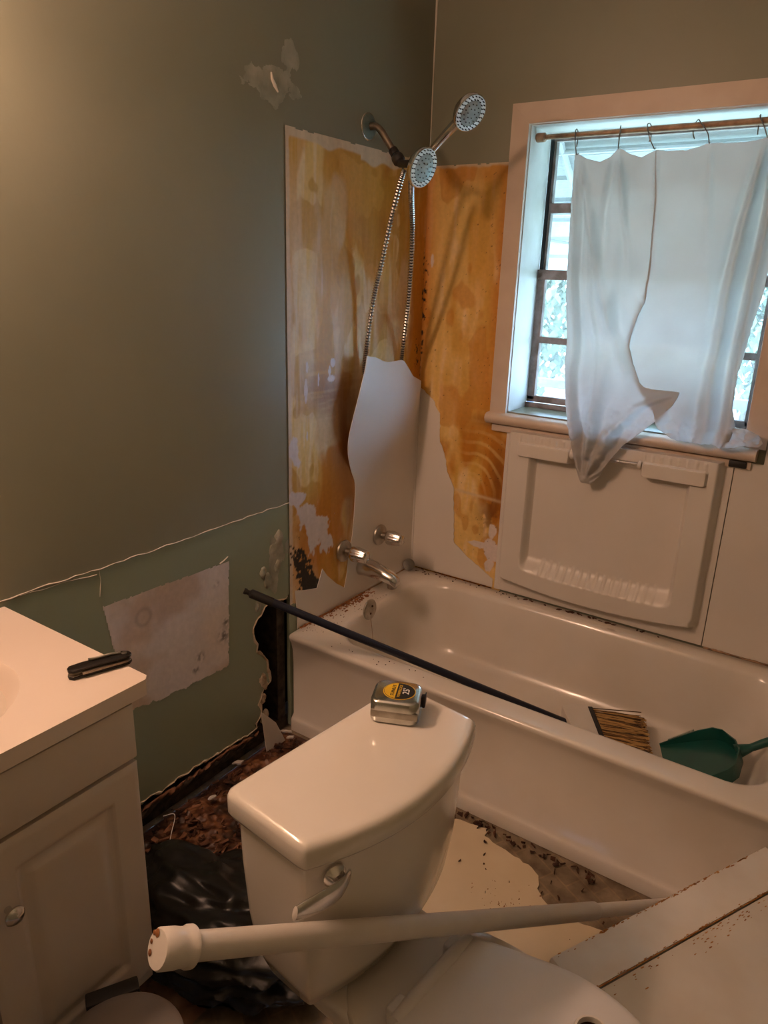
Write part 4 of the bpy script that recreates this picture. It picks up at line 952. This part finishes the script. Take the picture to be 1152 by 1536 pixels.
for k in range(n-1):
    for t in range(4): f.append((k*4+t, k*4+(t+1) % 4, k*4+4+(t+1) % 4, k*4+4+t))
f += [(0, 1, 2, 3), tuple((n-1)*4+t for t in range(4))]
mk('pan_wall', v, f, 'green', dp, True, 40)
for k in range(20):
    x = .03+.08*k/19; hgt = .010+.034*min(1, x/.15)
    box('tooth', x-.0012, x+.0012, .0005, .0035, hgt-.002, hgt+.004, 'green', dp, 0)
tube('handle', spline([(.205, .125, .022), (.25, .122, .026), (.285, .118, .031), (.318, .116, .034)], 20), [.022-.012*min(1, i/6)+.004*(i/19) for i in range(20)], 'green', dp, 16)

# ================================================================== METAL CABINET by the tub
c1, c2 = onz((825, 1437), .30), onz((1152, 1268), .30); cdv = Vector((c2-c1)).normalized(); cn = Vector((cdv.y, -cdv.x, 0)).normalized()
cb = tag(empty('metal_cabinet', (0, 0, 0)), 'white enamelled metal cabinet lying on the floor against the tub, rust along its edges', 'cabinet')
CA = Vector((c1[0], c1[1], 0)); CB_ = CA+cdv*.615; FW_ = .083
def cz_(p): d = (Vector((p[0], p[1], 0))-CA).dot(cn); return .30-(.004 if d > FW_ else 0)-.22*max(0, d-FW_)
def cab(nm, poly, inset=0.0):
    n = len(poly); v = [(p[0], p[1], cz_(p)-.004) for p in poly]+[(p[0], p[1], -.0115) for p in poly]
    cc = np.mean([p[:2] for p in poly], 0); v += [(p[0]+(cc[0]-p[0])*.012, p[1]+(cc[1]-p[1])*.012, cz_(p)) for p in poly]
    f = [tuple(range(2*n, 3*n)), tuple(range(n, 2*n))]
    for k in range(n): k2 = (k+1) % n; f += [(k, k2, n+k2, n+k), (k, k2, 2*n+k2, 2*n+k)]
    return mk(nm, v, f, 'white', cb, True, 25)
A2, B2 = CA+cn*(FW_-.0012), CB_+cn*(FW_-.0012)
A3, B3 = CA+cn*(FW_+.0012), CB_+cn*.095
cab('flange', [CA, CB_, B2, A2])
cab('shell', [A3, CB_+cn*(FW_+.0012), (1.545, B3.y-.02), (1.545, -1.44), (1.40, -1.41)])
rg = random.Random(4); v, f = [], []
for k in range(260):
    e = rg.random(); x = rg.uniform(.0, .60); y = abs(rg.gauss(0, .0022)) if e < .5 else (FW_-abs(rg.gauss(0, .003)) if e < .75 else FW_+.004+abs(rg.gauss(0, .012))); r = rg.uniform(.0006, .0022)
    if rg.random() < .6: x = rg.choice((.14, .30, .42, .50, .36))+rg.gauss(0, .03)
    q = CA+cdv*x+cn*y; z = cz_(q); b = len(v)
    ph = [(2.4*r*math.cos(t*math.pi/3)*rg.uniform(.6, 1.2), .6*r*math.sin(t*math.pi/3)) for t in range(6)]
    v += [q+cdv*a_+cn*b_+Vector((0, 0, z+.0005)) for a_, b_ in ph]+[q+cdv*a_+cn*b_+Vector((0, 0, z-.001)) for a_, b_ in ph]
    f.append(tuple(range(b, b+6)))
    for t in range(6): f.append((b+t, b+(t+1) % 6, b+6+(t+1) % 6, b+6+t))
o = mk('rust_flakes', v, f, 'rustlight', cb, False); o['kind'] = 'stuff'
sr = [CA+cdv*x+cn*FW_+Vector((0, 0, .2985)) for x in np.linspace(.0, .60, 60)]
tube('seam_rust', sr, [.0006+.0012*abs(math.sin(i*1.7)*math.sin(i*.31)) for i in range(60)], 'rustlight', cb, 6)

# ================================================================== FLOOR DEBRIS
def rough_h(U, V):
    e = np.minimum(np.minimum(U-.0, .52-U)/.05, np.minimum(V+1.66, -.765-V)/.05); e = np.clip(e, 0, 1)
    return -.011+e*(.004+.030*fbm(U, V, 14, seed=70)+.018*(fbm(U, V, 60, seed=71)-.3))
def rough_c(U, V):
    a = fbm(U, V, 12, seed=72); b = fbm(U, V, 60, seed=73); c = fbm(U, V, 5, seed=74)
    k = np.array([.075, .027, .012])+(np.array([.20, .09, .04])-np.array([.075, .027, .012]))*sst(.42, .68, b)[..., None]
    k = mixc(k, np.array([.26, .125, .06]), .8*sst(.42, .62, c)*sst(-.95, -1.35, V)); return np.clip(mixc(k, np.array([.012, .007, .005]), .85*sst(.55, .7, a)), .004, 1)
ro = heightgrid('rotted_subfloor', np.linspace(.0, .52, 150), np.linspace(-1.66, -.765, 230), lambda u, v, h: (u, v, h), rough_h, M['stain'], fl, 60, colf=rough_c)
def chips(n, seed, xr, yr, z0, smin, smax, flat=.25):
    rg = random.Random(seed); v, f = [], []
    for k in range(n):
        x, y = rg.uniform(*xr), rg.uniform(*yr); s = rg.uniform(smin, smax); R = Matrix.Rotation(rg.uniform(0, 6.3), 3, 'Z') @ Matrix.Rotation(rg.gauss(0, .35), 3, 'X') @ Matrix.Rotation(rg.gauss(0, .3), 3, 'Y')
        bv, bf = boxdata(-s*rg.uniform(.6, 2.2), s*rg.uniform(.6, 2.2), -s*.5, s*rg.uniform(.3, .8), -s*flat*.5, s*flat*.5); b = len(v)
        v += [Vector((x, y, z0+rg.uniform(0, .012)))+R @ Vector([c*rg.uniform(.75, 1.2) for c in p]) for p in bv]; f += [tuple(b+i for i in q) for q in bf]
    return v, f
v, f = chips(420, 1, (.02, .55), (-1.55, -.80), .012, .002, .009); tag(mk('wood_crumbs', v, f, 'rotwood', None, False, fix=False), 'dark crumbs of rotted wood scattered along the wall', 'debris', kind='stuff')
v, f = chips(230, 2, (.05, .5), (-1.6, -1.20), .014, .003, .012); tag(mk('wood_splinters', v, f, 'wood', None, False, fix=False), 'reddish wood splinters lying on the broken floor by the vanity', 'debris', kind='stuff')
v, f = chips(70, 3, (.45, 1.1), (-.80, -.768), -.010, .002, .007); v2, f2 = chips(24, 5, (.75, 1.25), (-1.0, -.78), -.011, .001, .004, .5); f += [tuple(len(v)+i for i in q) for q in f2]; v += v2
tag(mk('grit', v, f, 'rotwood', None, False, fix=False), 'dark grit on the old floor along the foot of the tub', 'debris', kind='stuff')
# cream sheet of vinyl flooring, broken edge towards the tub
vp = [(onz(p, -.006)[0], onz(p, -.006)[1]) for p in ((655, 1215), (691, 1229), (736, 1244), (727, 1253), (758, 1275), (799, 1301), (809, 1313), (807, 1332), (813, 1347), (827, 1361), (868, 1383), (904, 1395))]
vp = ragged(vp, .014, .003, 7)+[(1.14, -1.12), (1.10, -1.40), (.80, -1.42), (.62, -1.1)]
vs_ = tag(slab('vinyl_flooring_sheet', vp, [], lambda u, v, d: (u, v, -.0075-d), .003, 'vinyl'), 'broken cream vinyl flooring sheet beside the toilet, jagged along the tub', 'flooring sheet')
rg = random.Random(9); flakes('dirt_specks', [(rg.gauss(.93, .045), rg.gauss(-.99, .035), rg.uniform(.0006, .0026)) for _ in range(70)], -.0075, 'rust', vs_, 3)
# shards and chips by the wall hole
s1 = [onx(p, .055) for p in ((392, 1068), (405, 1077), (414, 1084), (428, 1111), (418, 1118), (401, 1136))]
tag(slab('panel_shard', [(p[1], p[2]) for p in s1], [], lambda u, v, d: (.055-d, u, max(v, .012)), .003, 'abs'), 'curved white plastic shard leaning up on the rotten floor beside the tub', 'shard')
cpx = onz((318, 1197), .03)
tag(slab('plaster_chip', [(cpx[0]+.012*math.cos(t)*(1+.15*math.sin(3*t)), cpx[1]+.012*math.sin(t)) for t in np.linspace(0, 2*math.pi, 10)[:-1]], [], lambda u, v, d: (u, v, .034-d+(u-cpx[0])*.5), .004, 'white'), 'single round white plaster chip on the dark rotted wood', 'chip')
for k, (px, py, lb) in enumerate(((430, 1098, 'thin white sliver touching the foot of the tub end'), (436, 1107, 'crumpled white flake lying just below the sliver at the tub end'), (358, 1145, 'grey-white plaster lump on the dark floor under the wall foot'))):
    q = onz((px, py), .02); w, h_ = ((.024, .005), (.012, .008), (.016, .012))[k]
    tag(slab('plaster_fragment', ragged([(q[0]-w, q[1]-h_), (q[0]+w, q[1]-h_*.3), (q[0]+w*.7, q[1]+h_), (q[0]-w*.8, q[1]+h_*.6), (q[0]-w, q[1]-h_)], .006, .002, k)[:-1], [], lambda u, v, d: (u, v, .026-d+(u-q[0])*.3), .005, 'white' if k < 2 else 'patch'), lb, 'chip', 'plaster fragments by the wall')
q0 = onz((262, 1222), .045); q1 = onz((250, 1285), .03)
tag(tube('loose_string', spline([onz((245, 1224), .03), q0, onz((257, 1250), .045), q1], 24), .0011, 'lwhite', None, 6), 'thin pale string lying over the wood splinters by the vanity', 'string')
bd = [onz(p, .02) for p in ((250, 1350), (300, 1340), (330, 1395), (262, 1400))]
tag(slab('broken_board', [(p[0], p[1]) for p in bd], [], lambda u, v, d: (u, v, .024-d), .014, 'wood'), 'broken flat piece of reddish subfloor board half under the trash bag', 'board')

# ================================================================== OUTDOORS
tag(slab('yard_ground', [(-14, .2), (16, .2), (16, 26), (-14, 26)], [], lambda u, v, d: (u, v, -.35-d), .1, 'ground'), 'pale sunlit yard outside the window', 'ground', kind='structure')
aw = tag(empty('awning', (.75, .2, 2.1)), 'white slatted metal awning over the outside of the window', 'awning'); aw.location = (0, 0, 0)
AY0, AZ0, AY1, AZ1, AX0, AX1 = .19, 2.14, 1.02, 1.52, .02, 1.50
for k in range(9):
    t0, t1 = k/9, (k+1)/9+.015
    y0, z0, y1, z1 = AY0+(AY1-AY0)*t0, AZ0+(AZ1-AZ0)*t0, AY0+(AY1-AY0)*t1, AZ0+(AZ1-AZ0)*t1
    P = [[(x, y0, z0+.012), (x, y1, z1+.0), (x, y1, z1-.018), (x, y1-.004, z1-.018), (x, y1-.004, z1-.003), (x, y0, z0+.009)] for x in (AX0, AX1)]
    loft('slat', P, 'alum', aw, smooth=False)
for x in (AX0, AX1):
    for k in range(6):
        t = k/6; z = AZ1+.0+(AZ0-AZ1)*t; ye = AY1-(AY1-AY0)*t
        if ye-AY0 > .08: box('side_slat', x-.004, x+.004, AY0, ye, z-.02, z+.082 if k < 5 else z+.05, 'alum', aw, .002)
for x in (.30, 1.22):
    tube('support_arm', [(x-.1*(x < .7)+.1*(x > .7), .20, 1.62), (x, .92, 1.60)], .012, 'alum', aw, 8)
    tube('support_arm', [(x, .30, 2.03), (x, .94, 1.555)], .014, 'alum', aw, 8)
for y in (.45, .70): tube('cross_bar', [(AX0+.01, y, AZ0-(y-AY0)*.747-.03), (AX1-.01, y, AZ0-(y-AY0)*.747-.03)], .011, 'alum', aw, 8)
ral = tag(empty('porch_railing', (0, 2.6, 0)), 'blue-grey metal railing in the yard outside', 'railing')
box('top_rail', -2.6, 4.2, -.03, .03, .74, .80, 'rail', ral, .004); box('bottom_rail', -2.6, 4.2, -.02, .02, -.1, -.05, 'rail', ral, .004)
for k in range(8): box('post', -2.52+k*.92, -2.46+k*.92, -.03, .03, -.349, .74, 'rail', ral, .003)
def tree(loc, h, r, seed, label):
    rg = random.Random(seed); t = tag(empty('garden_tree', loc), label, 'tree', 'trees in the yard'); 
    tube('trunk', [(0, 0, 0), (.05, 0, h*.35), (.02, .03, h*.7)], [.13, .10, .05], 'bark', t, 10)
    v, f = [], []
    for k in range(6500):
        a = rg.uniform(0, 6.283); u = rg.uniform(-1, 1); rr = r*rg.random()**.33; s = math.sqrt(1-u*u); c = Vector((rr*s*math.cos(a), rr*s*math.sin(a), h*.55+u*rr*h*.5/r))
        d = Vector((rg.gauss(0, 1), rg.gauss(0, 1), rg.gauss(0, 1))).normalized(); _, p, q = frame_of(d); L = rg.uniform(.07, .15); b = len(v)
        v += [c, c+p*L*.4+q*L*.5, c+q*L*1.2, c-p*L*.4+q*L*.5]; f.append((b, b+1, b+2, b+3))
    o = mk('foliage', v, f, 'leaf', t, False, fix=False); o['kind'] = 'stuff'
for k, (x, y, h, r) in enumerate(((-2.9, 7.0, 3.4, 1.35), (.1, 8.2, 3.8, 1.45), (3.2, 7.5, 3.6, 1.35), (-6.0, 9.0, 4.0, 1.5))):
    tree((x, y, -.35), h, r, 30+k, ('leafy tree seen through the gap beside the curtain', 'tall leafy tree standing behind the middle of the railing', 'leafy tree beyond the curtain side of the railing', 'farthest leafy tree at the end of the yard')[k])
